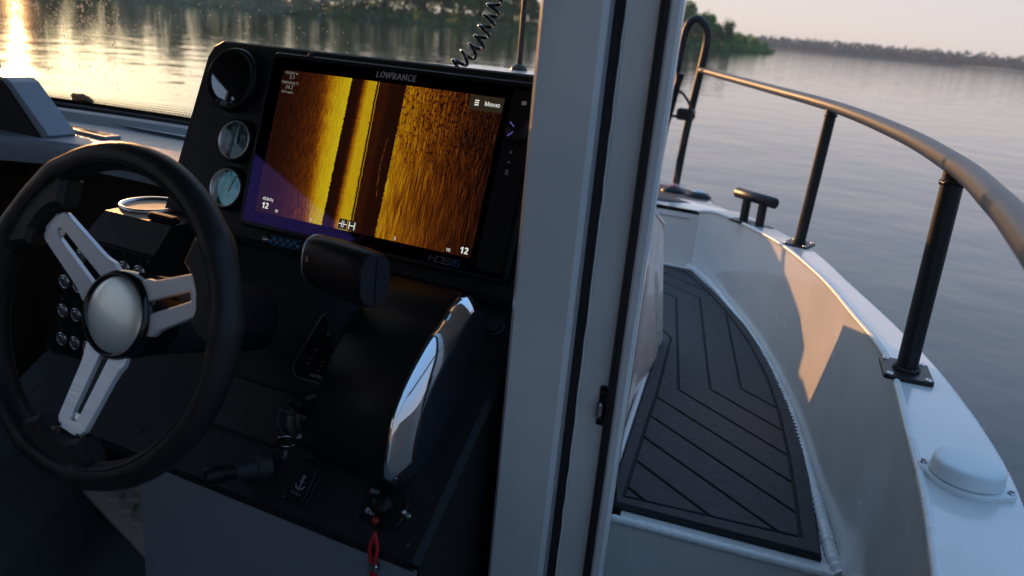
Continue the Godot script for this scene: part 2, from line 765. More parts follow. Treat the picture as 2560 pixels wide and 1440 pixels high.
func tree_meshes(kind: int) -> Array:   # seven metres tall
	var b := MB.new()
	var limbs := []
	b.tube([Vector3(0, -0.4, 0), Vector3(0.05, 1.6, 0), Vector3(-0.05, 3.4, 0.1), Vector3(0, 5.4, 0)], 0.2, 8, false, [0.26, 0.2, 0.13, 0.04])
	for k in 7:
		var w := k * 2.4 + rng.randf()
		var y0 := 1.6 + 0.45 * k
		var out: float = [2.3, 1.3, 2.2, 2.6][kind] * rng.randf_range(0.6, 1.0) * (1.15 - 0.1 * k)
		var e := Vector3(cos(w) * out, y0 + rng.randf_range(0.7, 1.5), sin(w) * out)
		b.tube([Vector3(0, y0, 0), Vector3(0, y0 + 0.3, 0).lerp(e, 0.5), e], 0.06, 6, false, [0.09, 0.06, 0.02])
		limbs.append(e)
	limbs.append(Vector3(0, 5.6, 0))
	limbs.append(Vector3(0.3, 6.2, 0.2))
	limbs.append(Vector3(-0.3, 4.6, -0.4))
	limbs.append(Vector3(0.5, 1.4, 0.6))
	limbs.append(Vector3(-0.8, 1.1, -0.2))
	var trunk := b.mesh()
	b = MB.new()
	for e0 in limbs:
		var e: Vector3 = e0
		var r: float = rng.randf_range(0.9, 1.4) * [1.1, 0.8, 1.15, 0.95][kind]
		for k in 150:
			var d := Vector3(rng.randfn(), rng.randfn() * 0.75, rng.randfn()).normalized() * r * pow(rng.randf(), 0.4)
			leaf(b, e + d, rng.randf_range(0.10, 0.24))
	return [trunk, b.mesh(), M["leaf_%d" % (kind % 3)], kind]


# ------------------------------------------------------------------ hull
const INNER := [[0.10, 0.40, 0.9], [0.112, 0.40, 0.0], [0.112, 0.40, -0.5], [0.105, 0.40, -0.76], [0.0875, 0.40, -0.954], [0.061, 0.405, -1.197], [0.004, 0.42, -1.434], [-0.073, 0.44, -1.725], [-0.196, 0.466, -2.074], [-0.352, 0.50, -2.411], [-0.465, 0.526, -2.626], [-0.538, 0.55, -2.712]]
const OUTER := [[0.19, 0.40, 0.9], [0.20, 0.40, 0.0], [0.199, 0.40, -0.5], [0.190, 0.40, -0.80], [0.172, 0.40, -0.97], [0.126, 0.405, -1.19], [0.072, 0.42, -1.41], [-0.012, 0.44, -1.70], [-0.118, 0.466, -2.06], [-0.268, 0.50, -2.42], [-0.385, 0.526, -2.67], [-0.455, 0.548, -2.80]]
const CENTRE := -1.05


func edge(pts: Array, side := 1.0, lift := 0.0) -> Array:
	var out := []
	for p in pts:
		out.append(P(p[0] if side > 0 else 2.0 * CENTRE - p[0], p[1] - lift if side > 0 else minf(p[1], 0.44), p[2]))  # port edge kept high, shaped to shade the deck mat
	return out


func bead(path: Array, r: float, step: float) -> MB:   # a weld bead: overlapping ripples
	var b := MB.new()
	var fine := resample(path, step / 3.0)
	var radii := []
	for i in fine.size():
		radii.append(r * (0.74 + 0.26 * [1.0, 0.75, 0.0][i % 3]) * rng.randf_range(0.93, 1.07))
	b.tube(fine, r, 7, false, radii)
	return b


func hull() -> void:
	var base := Vector3(0, 0.25, 0)
	var t := thing("boat_hull", "white welded aluminium boat hull with low bulwark round the side deck", "boat hull", place(base))
	var here := place(-base)
	for side in [1.0, -1.0]:
		var lift := 0.0
		var inn := spline(edge(INNER, side), 8)
		var out := spline(edge(OUTER, side), 8)
		var n := inn.size()
		# gunwale cap: a plate 7 mm thick
		var b := MB.new().at(here)
		b.smooth(1)
		var d := Vector3(0, 0.007, 0)
		var rr := [[], [], [], []]
		for i in n:
			rr[0].append(inn[i])
			rr[1].append(out[i])
			rr[2].append(out[i] - d)
			rr[3].append(inn[i] - d)
		for k in 4:
			b.smooth(k + 1)
			if side > 0:
				b.grid([rr[(k + 1) % 4], rr[k]])
			else:
				b.grid([rr[k], rr[(k + 1) % 4]])
		part(t, "gunwale_cap", b, M.white_paint)
		# bulwark: inner plate down to the floor, 4 mm thick, tucked under the cap
		b = MB.new().at(here)
		var lo := []
		var hi := []
		var lo2 := []
		var hi2 := []
		for i in n:
			var p: Vector3 = inn[i]
			var o := (Vector3(out[i]) - p)
			o.y = 0
			o = o.normalized()
			var foot := p + o * 0.003
			foot.y = EYE - 1.15
			var head := p + o * 0.003
			head.y = p.y - 0.0072
			lo.append(foot)
			hi.append(head)
			lo2.append(foot + o * 0.004)
			hi2.append(head + o * 0.004)
		b.smooth(1)
		b.grid([lo, hi] if side > 0 else [hi, lo])
		b.smooth(2)
		b.grid([hi2, lo2] if side > 0 else [lo2, hi2])
		part(t, "bulwark_plate", b, M.white_paint)
		# topside: outer skin to below the water, drawn in towards the keel
		b = MB.new().at(here)
		b.smooth(1)
		var r0 := []
		var r1 := []
		var r2 := []
		for i in n:
			var p: Vector3 = out[i]
			var o := p - Vector3(inn[i])
			o.y = 0
			o = o.normalized()
			var c := Vector3(p.x, p.y - 0.0072, p.z) - o * 0.004
			r0.append(c)
			r1.append(c - o * 0.05 - Vector3(0, 0.45, 0))
			r2.append(c - o * 0.16 - Vector3(0, 1.3, 0))
		b.grid([r2, r1, r0] if side < 0 else [r0, r1, r2])
		part(t, "topside_plate", b, M.white_paint)
		if side > 0:
			var up := []
			for p in inn:
				up.append(Vector3(p) + base * -1.0 + Vector3(0.0, -0.001, 0))
			part(t, "weld_bead", bead(up.slice(10), 0.0052, 0.008), M.weld_paint)
			up = []
			for p in out:
				up.append(Vector3(p) - base + Vector3(0.0, -0.004, 0))
			part(t, "weld_bead", bead(up.slice(10), 0.0045, 0.009), M.weld_paint)
	# raised bow deck ahead of the well
	var bow_edge := [[-0.455, 0.548, -2.80], [-0.54, 0.565, -2.97], [-0.66, 0.59, -3.27], [-0.79, 0.622, -3.60], [-0.9, 0.635, -3.75], [-1.05, 0.64, -3.80]]
	var ring := []
	for p in bow_edge:
		ring.append(P(p[0], p[1], p[2]))
	for k in range(bow_edge.size() - 2, -1, -1):
		ring.append(P(2 * CENTRE - bow_edge[k][0], bow_edge[k][1], bow_edge[k][2]))
	var b := MB.new().at(here)
	var in_s := P(INNER[-1][0], INNER[-1][1], INNER[-1][2])
	var in_p := P(2 * CENTRE - INNER[-1][0], INNER[-1][1], INNER[-1][2])
	var cen := P(CENTRE, 0.59, -3.2)
	ring.push_front(in_s)
	ring.append(in_p)
	for i in ring.size():
		var j := (i + 1) % ring.size()
		b.tri(cen, ring[i], ring[j])
	for i in range(1, ring.size() - 2):
		var a: Vector3 = ring[i]
		var c: Vector3 = ring[i + 1]
		b.quad(a, a - Vector3(0, 0.9, 0), c - Vector3(0, 0.9, 0), c)
	part(t, "bow_deck", b, M.white_paint)
	b = MB.new().at(here)
	b.box(P(CENTRE, 0.66, -2.716), Vector3(1.03, 0.19, 0.006))
	part(t, "bow_bulkhead", b, M.white_paint)
	b = MB.new().at(here)
	b.box(P(CENTRE + 0.02, 0.582, -2.711), Vector3(0.93, 0.003, 0.004))
	part(t, "seam", b, M.print_grey)
	# floor of the bow well
	b = MB.new().at(here)
	var floor_poly := PackedVector2Array()
	for p in spline(edge(INNER.slice(5), 1.0), 4):
		floor_poly.append(Vector2(p.x + 0.004, -p.z))
	for q in [[-1.56, 2.716], [-1.85, 2.2], [-1.85, 1.95], [-0.40, 1.95], [-0.27, 1.125], [0.072, 1.165]]:
		floor_poly.append(Vector2(q[0], q[1]))
	b.t = here * Transform3D(Basis(Vector3.RIGHT, -PI / 2), Vector3(0, 0, 0))
	b.prism(floor_poly, EYE - 0.76, EYE - 0.75)
	part(t, "well_floor", b, M.white_paint)
	# step down to the lower sole
	b = MB.new().at(here)
	var s0 := P(-0.318, 0.755, -1.115)
	var s1 := P(0.075, 0.755, -1.163)
	b.quad(s0 - Vector3(0, 0.4, 0), s1 - Vector3(0, 0.4, 0), s1, s0)
	var bk := Vector3(0, 0, -0.006)
	b.quad(s1 - Vector3(0, 0.4, 0) + bk, s0 - Vector3(0, 0.4, 0) + bk, s0 + bk, s1 + bk)
	part(t, "step_riser", b, M.white_paint)
	b = MB.new()
	b.t = here
	b.smooth(1)
	var lip := []
	for k in 30:
		lip.append(s0.lerp(s1, k / 29.0) - base + Vector3(0, 0.0, 0.0))
	part(t, "weld_bead", bead(lip, 0.0075, 0.02), M.weld_paint)
	var fe := [P(0.072, 0.752, -1.160) - base]
	for p in spline(edge(INNER.slice(5), 1.0), 6):
		fe.append(Vector3(p.x - 0.006, EYE - 0.748, p.z) - base)
	part(t, "weld_bead", bead(fe, 0.013, 0.016), M.weld_paint)
	# lower sole
	b = MB.new().at(here)
	b.box(P(-0.85, 1.16, 0.1), Vector3(2.3, 0.02, 2.6))
	part(t, "sole", b, M.pedestal_grey)
	b = MB.new().at(here)
	b.box(P(-0.9, 0.8, 1.42), Vector3(2.2, 0.8, 0.02))
	part(t, "transom_plate", b, M.white_paint)


# ------------------------------------------------------------------ cabin
func cabin() -> void:
	var base := Vector3(-1.0, 0.25, 0)
	var t := thing("boat_cabin", "pale grey and white aluminium cabin with an open side door", "cabin", place(base))
	var here := place(-base)
	var y0 := EYE - 1.15
	var y1 := EYE + 0.55
	var mid := (y0 + y1) / 2
	var tall := y1 - y0
	# door post, read from inboard to outboard
	var b := MB.new().at(here)
	b.box(Vector3(-0.294, mid, -0.775), Vector3(0.070, tall, 0.07), 0.005)
	part(t, "door_post", b, M.white_paint, "broad pale face of the door post")
	b = MB.new().at(here)
	b.box(Vector3(-0.2525, mid, -0.782), Vector3(0.013, tall, 0.05), 0.002)
	part(t, "rubber_seal", b, M.rubber)
	b = MB.new().at(here)
	b.box(Vector3(-0.2285, mid, -0.783), Vector3(0.0345, tall, 0.06), 0.002)
	part(t, "door_jamb", b, M.white_paint, "narrow pale door jamb with a latch strike")
	var wob := []
	for k in 90:
		wob.append(Vector3(-0.2452 + rng.randf_range(-0.0006, 0.0006), y0 + tall * k / 89.0, -0.7525) - base)
	b = MB.new()
	b.tube(wob, 0.0013, 6)
	part(t, "weld_bead", b, M.weld_paint)
	b = MB.new().at(here)
	b.tube([Vector3(-0.2055, y0, -0.747), Vector3(-0.2055, y1, -0.747)], 0.0068, 12)
	part(t, "rubber_seal", b, M.rubber)
	b = MB.new().at(here)
	b.box(Vector3(-0.1945, mid, -0.7415), Vector3(0.0125, tall, 0.011), 0.003)
	part(t, "door_flange", b, M.white_paint, "white outer edge of the door frame")
	# latch strike
	var l := part(t, "latch_strike", MB.new().at(here).box(P(-0.2165, 0.3765, -0.7505), Vector3(0.009, 0.045, 0.006), 0.001), M.black_plastic)
	part(l, "keeper", MB.new().at(here).box(P(-0.2178, 0.378, -0.744), Vector3(0.008, 0.018, 0.012), 0.0025), M.steel)
	for dy in [-0.016, 0.016]:
		part(l, "screw", MB.new().at(here * Transform3D(Basis(), P(-0.2165, 0.3765 + dy, -0.7475))).lathe([Vector2(0.0026, 0), Vector2(0.0026, 0.0012), Vector2(0.0, 0.0016)], 14), M.rubber)
	# outer side wall and the low trunk ahead of the windshield
	var prof := [[-0.765, 0.30], [-1.0, 0.29], [-1.25, 0.265], [-1.50, 0.325], [-1.77, 0.405]]
	for side in [1.0, -1.0]:
		b = MB.new().at(here)
		var top := []
		var low := []
		var top2 := []
		var low2 := []
		for p in prof:
			var x := side_x(p[0])
			var xt := x - 0.012
			top.append(P(xt if side > 0 else 2 * CENTRE - xt, p[1], p[0]))
			top2.append(P(xt - 0.006 if side > 0 else 2 * CENTRE - xt + 0.006, p[1], p[0]))
			low.append(P(x if side > 0 else 2 * CENTRE - x, 1.15, p[0] if p[0] > -1.7 else -2.11))
			low2.append(P(x - 0.006 if side > 0 else 2 * CENTRE - x + 0.006, 1.15, p[0] if p[0] > -1.7 else -2.104))
		b.grid([low, top] if side > 0 else [top, low])
		b.grid([top2, low2] if side > 0 else [low2, top2])
		part(t, "side_plate", b, M.white_paint)
	b = MB.new().at(here)
	var strip := [[-1.19, 0.272], [-1.30, 0.276], [-1.50, 0.324], [-1.77, 0.4045], [-1.93, 0.75]]
	var ra := []
	var rb := []
	for p in strip:
		ra.append(P(side_x(p[0]) - 0.010, p[1], p[0]))
		rb.append(P(2 * CENTRE - side_x(p[0]) + 0.010, p[1], p[0]))
	b.grid([ra, rb])
	part(t, "trunk_top", b, M.white_paint)
	var foot := []
	for k in 50:
		var z := lerpf(-1.13, -1.92, k / 49.0)
		foot.append(P(side_x(z) + 0.003, 0.748, z) - base)
	part(t, "weld_bead", bead(foot, 0.008, 0.014), M.weld_paint)
	var cor := []
	for k in 20:
		cor.append(P(side_x(-1.88) - 0.011, lerpf(0.75, 0.407, k / 19.0), lerpf(-1.93, -1.77, k / 19.0)) - base)
	part(t, "weld_bead", bead(cor, 0.004, 0.012), M.weld_paint)
	var crest := []
	for k in 30:
		var z := lerpf(-1.50, -1.77, k / 29.0)
		crest.append(P(side_x(z) - 0.012, lerpf(0.325, 0.405, k / 29.0) - 0.002, z) - base)
	part(t, "weld_bead", bead(crest, 0.004, 0.012), M.weld_paint)
	# roof, port side with windows, back
	b = MB.new().at(here)
	b.box(Vector3(-1.02, y1 + 0.03, -0.485), Vector3(1.84, 0.06, 1.61), 0.02)
	part(t, "roof", b, M.roof_lining)
	b = MB.new().at(here)
	b.box(Vector3(-0.99, y1 + 0.025, 2.28), Vector3(1.92, 0.05, 3.9), 0.02)
	part(t, "cockpit_hardtop", b, M.roof_lining)  # added out of view to block sky light from aft
	for w in [[y0, 1.15, -1.2, 1.35], [1.67, y1, -1.2, 1.35], [1.15, 1.67, -1.2, -0.80], [1.15, 1.67, 0.10, 0.20], [1.15, 1.67, 1.27, 1.35]]:
		b = MB.new().at(here)
		b.box(Vector3(-1.885, (w[0] + w[1]) / 2, (w[2] + w[3]) / 2), Vector3(0.04, w[1] - w[0] - 0.002, w[3] - w[2]))
		part(t, "port_wall_panel", b, M.cabin_lining)
	for w in [[-0.80, 0.10], [0.20, 1.27]]:
		b = MB.new().at(here)
		b.box(Vector3(-1.885, 1.41, (w[0] + w[1]) / 2), Vector3(0.005, 0.52, w[1] - w[0]))
		part(t, "window_pane", b, M.window_glass)
	for w in [[-1.86, -1.2, y0, y1], [-0.42, -0.2, y0, y1], [-1.2, -0.42, y0, 1.15], [-1.2, -0.42, 1.85, y1]]:
		b = MB.new().at(here)
		b.box(Vector3((w[0] + w[1]) / 2, (w[2] + w[3]) / 2, 1.33), Vector3(w[1] - w[0], w[3] - w[2] - 0.002, 0.04))
		part(t, "back_wall_panel", b, M.cabin_lining)
	b = MB.new().at(here)
	b.box(Vector3(-0.81, 1.5, 1.33), Vector3(0.78, 0.70, 0.005))
	part(t, "window_pane", b, M.window_glass)
	for w in [[y0, 1.2], [1.84, y1]]:
		b = MB.new().at(here)
		b.box(Vector3(-0.235, (w[0] + w[1]) / 2, 0.82), Vector3(0.04, w[1] - w[0] - 0.002, 0.98))
		part(t, "starboard_wall_panel", b, M.white_paint)
	# front side quarter: corner posts that carry the windshield
	for x in [-0.365, -1.86]:
		b = MB.new().at(here)
		var s := -1.0 if x < -1.0 else 1.0
		b.tube([Vector3(x, EYE - 0.28, -1.19), Vector3(x - 0.02 * s, y1, -1.10)], 0.022, 10)
		part(t, "corner_post", b, M.rubber)
	b = MB.new().at(here)
	b.box(Vector3(-1.05, EYE - 0.75, -1.175), Vector3(1.5, 0.82, 0.03))
	part(t, "front_bulkhead", b, M.cabin_carpet)
	b = MB.new().at(here)
	b.box(Vector3(-1.80, EYE - 0.73, -1.04), Vector3(0.12, 0.84, 0.26))
	part(t, "port_corner_panel", b, M.cabin_carpet)


func side_x(z: float) -> float:
	return lerpf(-0.24, -0.442, clampf((z + 0.74) / (-1.945 + 0.74), 0.0, 1.0))


# ------------------------------------------------------------------ windshield
func shield(s: float, v: float) -> Vector3:   # s -1 starboard edge .. 1 port edge, v 0 foot .. 1 head
	var x := CENTRE - s * (0.70 if s < 0.0 else 0.83)
	var bow := 0.07 * (1.0 - s * s)
	return Vector3(x + 0.04 * s * v, lerpf(EYE - 0.252, EYE + 0.55, v), lerpf(-1.195 - bow, -1.10 - bow, v))


func windshield() -> void:
	var base := Vector3(CENTRE, EYE - 0.25, -1.2)
	var t := thing("windshield", "wide curved windshield with dotted black border and dried water spots", "windshield", place(base))
	var b := MB.new()
	b.smooth(1)
	var rows := []
	for i in 13:
		var r := []
		for k in 41:
			r.append(shield(1.0 - k / 20.0, i / 12.0) - base)
		rows.append(r)
	b.grid(rows)
	var pane := part(t, "pane", b, M.glass)
	b = MB.new()
	b.smooth(1)
	for r in rows:
		for k in r.size():
			r[k] += Vector3(0, 0.0025, -0.005)
	b.grid(rows)
	part(pane, "outer_sheet", b, M.glass)
	# fired-on black border
	b = MB.new()
	b.smooth(1)
	var eps := Vector3(0, -0.0012, 0.002)
	rows = []
	for v in [-0.012, 0.012]:
		var r := []
		for k in 41:
			r.append(shield(1.0 - k / 20.0, v) - base + eps)
		rows.append(r)
	b.grid(rows)
	part(t, "black_border", b, M.ceramic_black)
	b = MB.new()
	for row in 4:
		for k in 240:
			var s := 1.0 - (k + 0.5 * (row % 2)) / 120.0
			var c := shield(s, 0.0155 + 0.0062 * row) - base + eps
			var du := (shield(s - 0.01, 0.02) - shield(s + 0.01, 0.02)).normalized()
			var dv := (shield(s, 0.05) - shield(s, 0.0)).normalized()
			var rad: float = [0.0026, 0.0021, 0.0016, 0.0011][row]
			for q in 6:
				b.tri(c, c + (du * cos(q * PI / 3) + dv * sin(q * PI / 3)) * rad, c + (du * cos((q + 1) * PI / 3) + dv * sin((q + 1) * PI / 3)) * rad)
	var o := part(t, "border_dots", b, M.ceramic_black)
	o.set_meta("kind", "stuff")
	# dried water spots, thickest towards port where spray has run down
	b = MB.new()
	for k in 9000:
		var s := rng.randf_range(-0.2, 1.0)
		var v := rng.randf_range(0.05, 0.48)
		if s < 0.52 and rng.randf() > 0.06:
			continue
		if s >= 0.52 and (v < 0.17 or absf(fposmod(s * 11.0, 1.0) - 0.5) < 0.16) and rng.randf() > 0.15:
			continue
		var c := shield(s, v) - base + eps
		var du := (shield(s - 0.01, v) - shield(s + 0.01, v)).normalized()
		var dv := (shield(s, v + 0.03) - shield(s, v)).normalized()
		var rad := rng.randf_range(0.0004, 0.0013)
		var long := rng.randf_range(1.0, 3.8) if s > 0.55 else rng.randf_range(0.8, 1.5)
		for q in 6:
			b.tri(c, c + du * cos(q * PI / 3) * rad + dv * sin(q * PI / 3) * rad * long, c + du * cos((q + 1) * PI / 3) * rad + dv * sin((q + 1) * PI / 3) * rad * long)
	o = part(t, "dried_water_spots", b, M.water_spot)
	o.set_meta("kind", "stuff")
	# rubber gasket along the foot, inside
	b = MB.new()
	var path := []
	for k in 61:
		path.append(shield(1.0 - k / 30.0, 0.0) - base + Vector3(0, -0.010, 0.010))
	b.tube(path, 0.011, 8)
	part(t, "gasket", b, M.rubber)


# ------------------------------------------------------------------ dashboard
func lip_z(x: float) -> float:
	return -1.0 + 0.16 * smoothstep(-1.33, -1.75, x)


func dashboard() -> void:
	var base := Vector3(CENTRE, EYE - 0.33, -1.05)
	var t := thing("dashboard", "pale grey-blue dashboard shelf under the windshield", "dashboard", place(base))
	var b := MB.new()
	var rows := [[], [], [], [], [], [], []]
	for k in 45:
		var x := lerpf(-1.79, -0.37, k / 44.0)
		var s := (CENTRE - x) / 0.70
		var zf := -1.19 - 0.07 * (1.0 - minf(s * s, 1.0)) + 0.018
		var zl := lip_z(x)
		var q := [Vector3(x, EYE - 0.258, zf), Vector3(x, EYE - 0.262, zf + 0.012), Vector3(x, EYE - 0.279, zf + 0.035), Vector3(x, EYE - 0.280, zl - 0.012), Vector3(x, EYE - 0.284, zl - 0.003), Vector3(x, EYE - 0.292, zl), Vector3(x, EYE - 0.325, zl - 0.004)]
		for i in 7:
			rows[6 - i].append(q[i] - base)
	for i in 6:
		b.smooth(1 if i in [0, 1, 2, 3] else 2 if i == 3 else i)
		b.grid([rows[i], rows[i + 1]])
	b.smooth(9)
	var under := []
	for k in 45:
		var x := lerpf(-1.79, -0.37, k / 44.0)
		under.append(Vector3(x, EYE - 0.325, -1.16) - base)
	b.grid([under, rows[0]])
	part(t, "dash_shelf", b, M.dash_grey)
	# demister vent let into the shelf
	var v := part(t, "vent_frame", MB.new().at(Transform3D(Basis(Vector3.UP, -0.10), Vector3(-1.44, EYE - 0.277, -1.095) - base)).box(Vector3.ZERO, Vector3(0.165, 0.008, 0.036), 0.002), M.dash_grey)
	for k in 11:
		part(v, "vent_slot", MB.new().at(Transform3D(Basis(Vector3.UP, -0.10), Vector3(-1.44, EYE - 0.2727, -1.095) - base)).box(Vector3(-0.06 + 0.012 * k, 0, 0), Vector3(0.007, 0.0012, 0.016)), M.ceramic_black)
	# instrument hood further to port
	var hb := Vector3(-1.57, EYE - 0.285, -1.03)
	var h := thing("instrument_hood", "dark angular hood standing at the port end of the dashboard", "hood", place(hb))
	b = MB.new()
	var f := PackedVector2Array([Vector2(-0.20, 0.0), Vector2(0.135, -0.002), Vector2(0.143, 0.010), Vector2(0.048, 0.098), Vector2(0.03, 0.106), Vector2(-0.20, 0.12)])
	b.prism(f, -0.03, 0.03, 0.004)
	part(h, "hood_shell", b, M.dash_grey)  # paler than the front: its sunlit side put into colour
	b = MB.new()
	f = PackedVector2Array([Vector2(-0.195, 0.003), Vector2(0.130, 0.002), Vector2(0.040, 0.092), Vector2(0.025, 0.101), Vector2(-0.195, 0.114)])
	b.prism(f, 0.0305, 0.034)
	part(h, "front_panel", b, M.black_panel)


# ------------------------------------------------------------------ helm console
const PANEL_O := Vector3(-0.588, 1.2166, -0.885)
var panel: Transform3D
var slope: Transform3D


func console() -> void:
	panel = panel_frame(PANEL_O, Vector3(0, sin(deg_to_rad(17.8)), cos(deg_to_rad(17.8))))
	slope = panel_frame(P(-0.6, 0.325, -0.84), Vector3(0, 1.0, 0.87))
	var base := Vector3(-0.65, 0.25, -0.8)
	var t := thing("helm_console", "black helm console with an upright instrument panel and a sloping control panel", "console", place(base))
	var here := place(-base)
	# upright panel, with rounded shoulders
	var poly := PackedVector2Array()
	var cor := Vector2(-0.345, 0.134)
	var pl := [Vector2(0.255, -0.147), Vector2(0.255, 0.122), Vector2(0.243, 0.134), Vector2(-0.322, 0.131), Vector2(-0.337, 0.122), Vector2(-0.346, 0.105), Vector2(-0.372, -0.147)]
	for p in pl:
		poly.append(p)
	var b := MB.new().at(here * panel)
	b.prism(poly, -0.05, 0.0, 0.003)
	part(t, "instrument_panel", b, M.black_panel)
	# sloping panel
	b = MB.new().at(here)
	var x0 := -0.886
	var x1 := -0.345
	var A := P(0, 0.325, -0.84)
	var B := P(0, 0.534, -0.60)
	var C := P(0, 0.548, -0.604)
	var D := P(0, 0.60, -0.80)
	var sec := [A, B, C, D]
	var ch := 0.007
	for k in 3:
		var p: Vector3 = sec[k]
		var q: Vector3 = sec[k + 1]
		b.quad(Vector3(x0, q.y, q.z), Vector3(x1 - ch, q.y, q.z), Vector3(x1 - ch, p.y, p.z), Vector3(x0, p.y, p.z))
	# chamfered starboard edge, then the side
	var sl := (B - A).normalized()
	var dn := Vector3(0, -0.755, -0.656) * ch
	b.quad(Vector3(x1 - ch, B.y, B.z), Vector3(x1, B.y, B.z) + dn, Vector3(x1, A.y, A.z) + dn, Vector3(x1 - ch, A.y, A.z))
	b.quad(Vector3(x1, B.y, B.z) + dn, Vector3(x1, y_low(), B.z) + dn, Vector3(x1, y_low(), A.z - 0.06), Vector3(x1, A.y, A.z) + dn)
	b.quad(Vector3(x1, A.y, A.z) + dn, Vector3(x1, y_low(), A.z - 0.06), Vector3(x1, y_low(), A.z - 0.2), Vector3(x1, A.y + 0.26, A.z - 0.12))
	b.quad(Vector3(x0, B.y, B.z), Vector3(x0, A.y, A.z), Vector3(x0, D.y, D.z), Vector3(x0, C.y, C.z))
	part(t, "control_panel", b, M.black_panel)
	# ledge where the two panels meet
	b = MB.new().at(here)
	b.box(P(-0.645, 0.3235, -0.842), Vector3(0.60, 0.008, 0.02), 0.002)
	part(t, "ledge", b, M.black_plastic)
	# storage recess framed by a raised lip
	b = MB.new().at(here * slope)
	b.frame(rrect(0.13, 0.07, 0.008, 3, Vector2(-0.035, -0.222)), rrect(0.124, 0.064, 0.006, 3, Vector2(-0.035, -0.222)), -0.001, 0.003)
	part(t, "recess_lip", b, M.black_plastic)
	b = MB.new().at(here * slope)
	b.prism(rrect(0.123, 0.063, 0.006, 3, Vector2(-0.035, -0.222)), -0.001, 0.0012)
	part(t, "recess_tray", b, M.ceramic_black)
	# fixing screws along the lower edge
	for p in [[-0.36, -0.292], [-0.16, -0.292], [0.07, -0.303], [0.235, -0.303], [-0.43, -0.29]]:
		part(t, "screw", MB.new().at(here * slope * shift(p[0], p[1])).lathe([Vector2(0.0035, 0), Vector2(0.003, 0.0012), Vector2(0.0, 0.0017)], 12), M.rubber)
	# pedestal
	b = MB.new().at(here)
	b.quad(Vector3(-0.752, 0.25, -0.606), Vector3(-0.348, 0.25, -0.606), Vector3(-0.348, C.y + 0.002, -0.606), Vector3(-0.752, C.y + 0.002, -0.606))
	b.quad(Vector3(-0.752, 0.25, -0.95), Vector3(-0.752, 0.25, -0.606), Vector3(-0.752, C.y, -0.606), Vector3(-0.752, C.y - 0.05, -0.95))
	part(t, "pedestal_face", b, M.pedestal_grey)


func y_low() -> float:
	return 0.25


# ------------------------------------------------------------------ deck mat
func deck_mat() -> void:
	var base := P(-0.2, 0.75, -1.5)
	var t := thing("deck_mat", "dark grey foam deck mat cut with chevron grooves on the side deck", "deck mat", place(base))
	var outline := PackedVector2Array([Vector2(0.040, 1.180), Vector2(0.0, 1.412), Vector2(-0.042, 1.61), Vector2(-0.096, 1.793), Vector2(-0.165, 1.99), Vector2(-0.256, 2.195), Vector2(-0.385, 2.43), Vector2(-0.515, 2.64), Vector2(-1.3, 2.64), Vector2(-1.3, 1.99), Vector2(-0.47, 1.99), Vector2(-0.432, 1.95), Vector2(-0.310, 1.207), Vector2(-0.286, 1.140)])
	var inner := PackedVector2Array([Vector2(0.004, 1.212), Vector2(-0.012, 1.30), Vector2(-0.049, 1.484), Vector2(-0.093, 1.67), Vector2(-0.143, 1.843), Vector2(-0.225, 2.06), Vector2(-0.324, 2.272), Vector2(-0.43, 2.455), Vector2(-0.53, 2.60), Vector2(-1.27, 2.60), Vector2(-1.27, 2.034), Vector2(-0.468, 2.034), Vector2(-0.405, 1.952), Vector2(-0.342, 1.588), Vector2(-0.328, 1.488), Vector2(-0.279, 1.166)])
	# map (x, forward) to world: local x = x, local y = forward, local z = up
	var flatx := Transform3D(Basis(Vector3.RIGHT, -PI / 2), Vector3.ZERO)
	var lower := place(-base + Vector3(0, EYE - 0.75, 0)) * flatx
	var b := MB.new().at(lower)
	b.prism(outline, 0.0, 0.0075)
	part(t, "backing_sheet", b, M.mat_groove)
	var gap := 0.0032
	# border: outline minus inner, cut into pieces by Geometry2D
	var rim := Geometry2D.clip_polygons(Geometry2D.offset_polygon(outline, -0.004)[0], Geometry2D.offset_polygon(inner, gap)[0])
	var hole: PackedVector2Array
	var outer: PackedVector2Array
	for r in rim:
		if Geometry2D.is_polygon_clockwise(r):
			hole = r
		else:
			outer = r
	if rim.size() == 2:
		# cut the ring open along one side
		for half in [PackedVector2Array([Vector2(-2, 0), Vector2(-0.8, 0), Vector2(-0.8, 4), Vector2(-2, 4)]), PackedVector2Array([Vector2(-0.8, 0), Vector2(2, 0), Vector2(2, 4), Vector2(-0.8, 4)])]:
			for piece in Geometry2D.intersect_polygons(outer, half):
				for q in Geometry2D.clip_polygons(piece, hole if not Geometry2D.is_polygon_clockwise(hole) else reversed_poly(hole)):
					b = MB.new().at(lower)
					b.prism(q, 0.0075, 0.0125)
					part(t, "border", b, M.mat_foam)
	# chevron planks between parallel grooves
	var va := Vector2(0.839, -0.545)
	var v1 := Vector2(-0.308, 1.648)
	var w1 := Vector2(-0.479, 2.294)
	var step := Vector2(0.0605, 0.0475)
	var lines := []
	for k in range(-9, 8):
		var v := v1 + step * k
		var w := w1 + step * k
		lines.append([v + va * 2.5, v, w, w - va * 2.5])
	for k in lines.size() - 1:
		var poly := PackedVector2Array()
		for p in lines[k]:
			poly.append(p)
		for i in range(3, -1, -1):
			poly.append(lines[k + 1][i])
		for piece in Geometry2D.intersect_polygons(poly, inner):
			for q in Geometry2D.offset_polygon(piece, -gap):
				if q.size() < 3 or absf(area(q)) < 0.0002:
					continue
				b = MB.new().at(lower)
				b.prism(q, 0.0075, 0.0125, 0.0008)
				part(t, "plank", b, M.mat_foam)


func reversed_poly(p: PackedVector2Array) -> PackedVector2Array:
	var q := p.duplicate()
	q.reverse()
	return q


func area(p: PackedVector2Array) -> float:
	var s := 0.0
	for i in p.size():
		s += p[i].cross(p[(i + 1) % p.size()])
	return s / 2.0


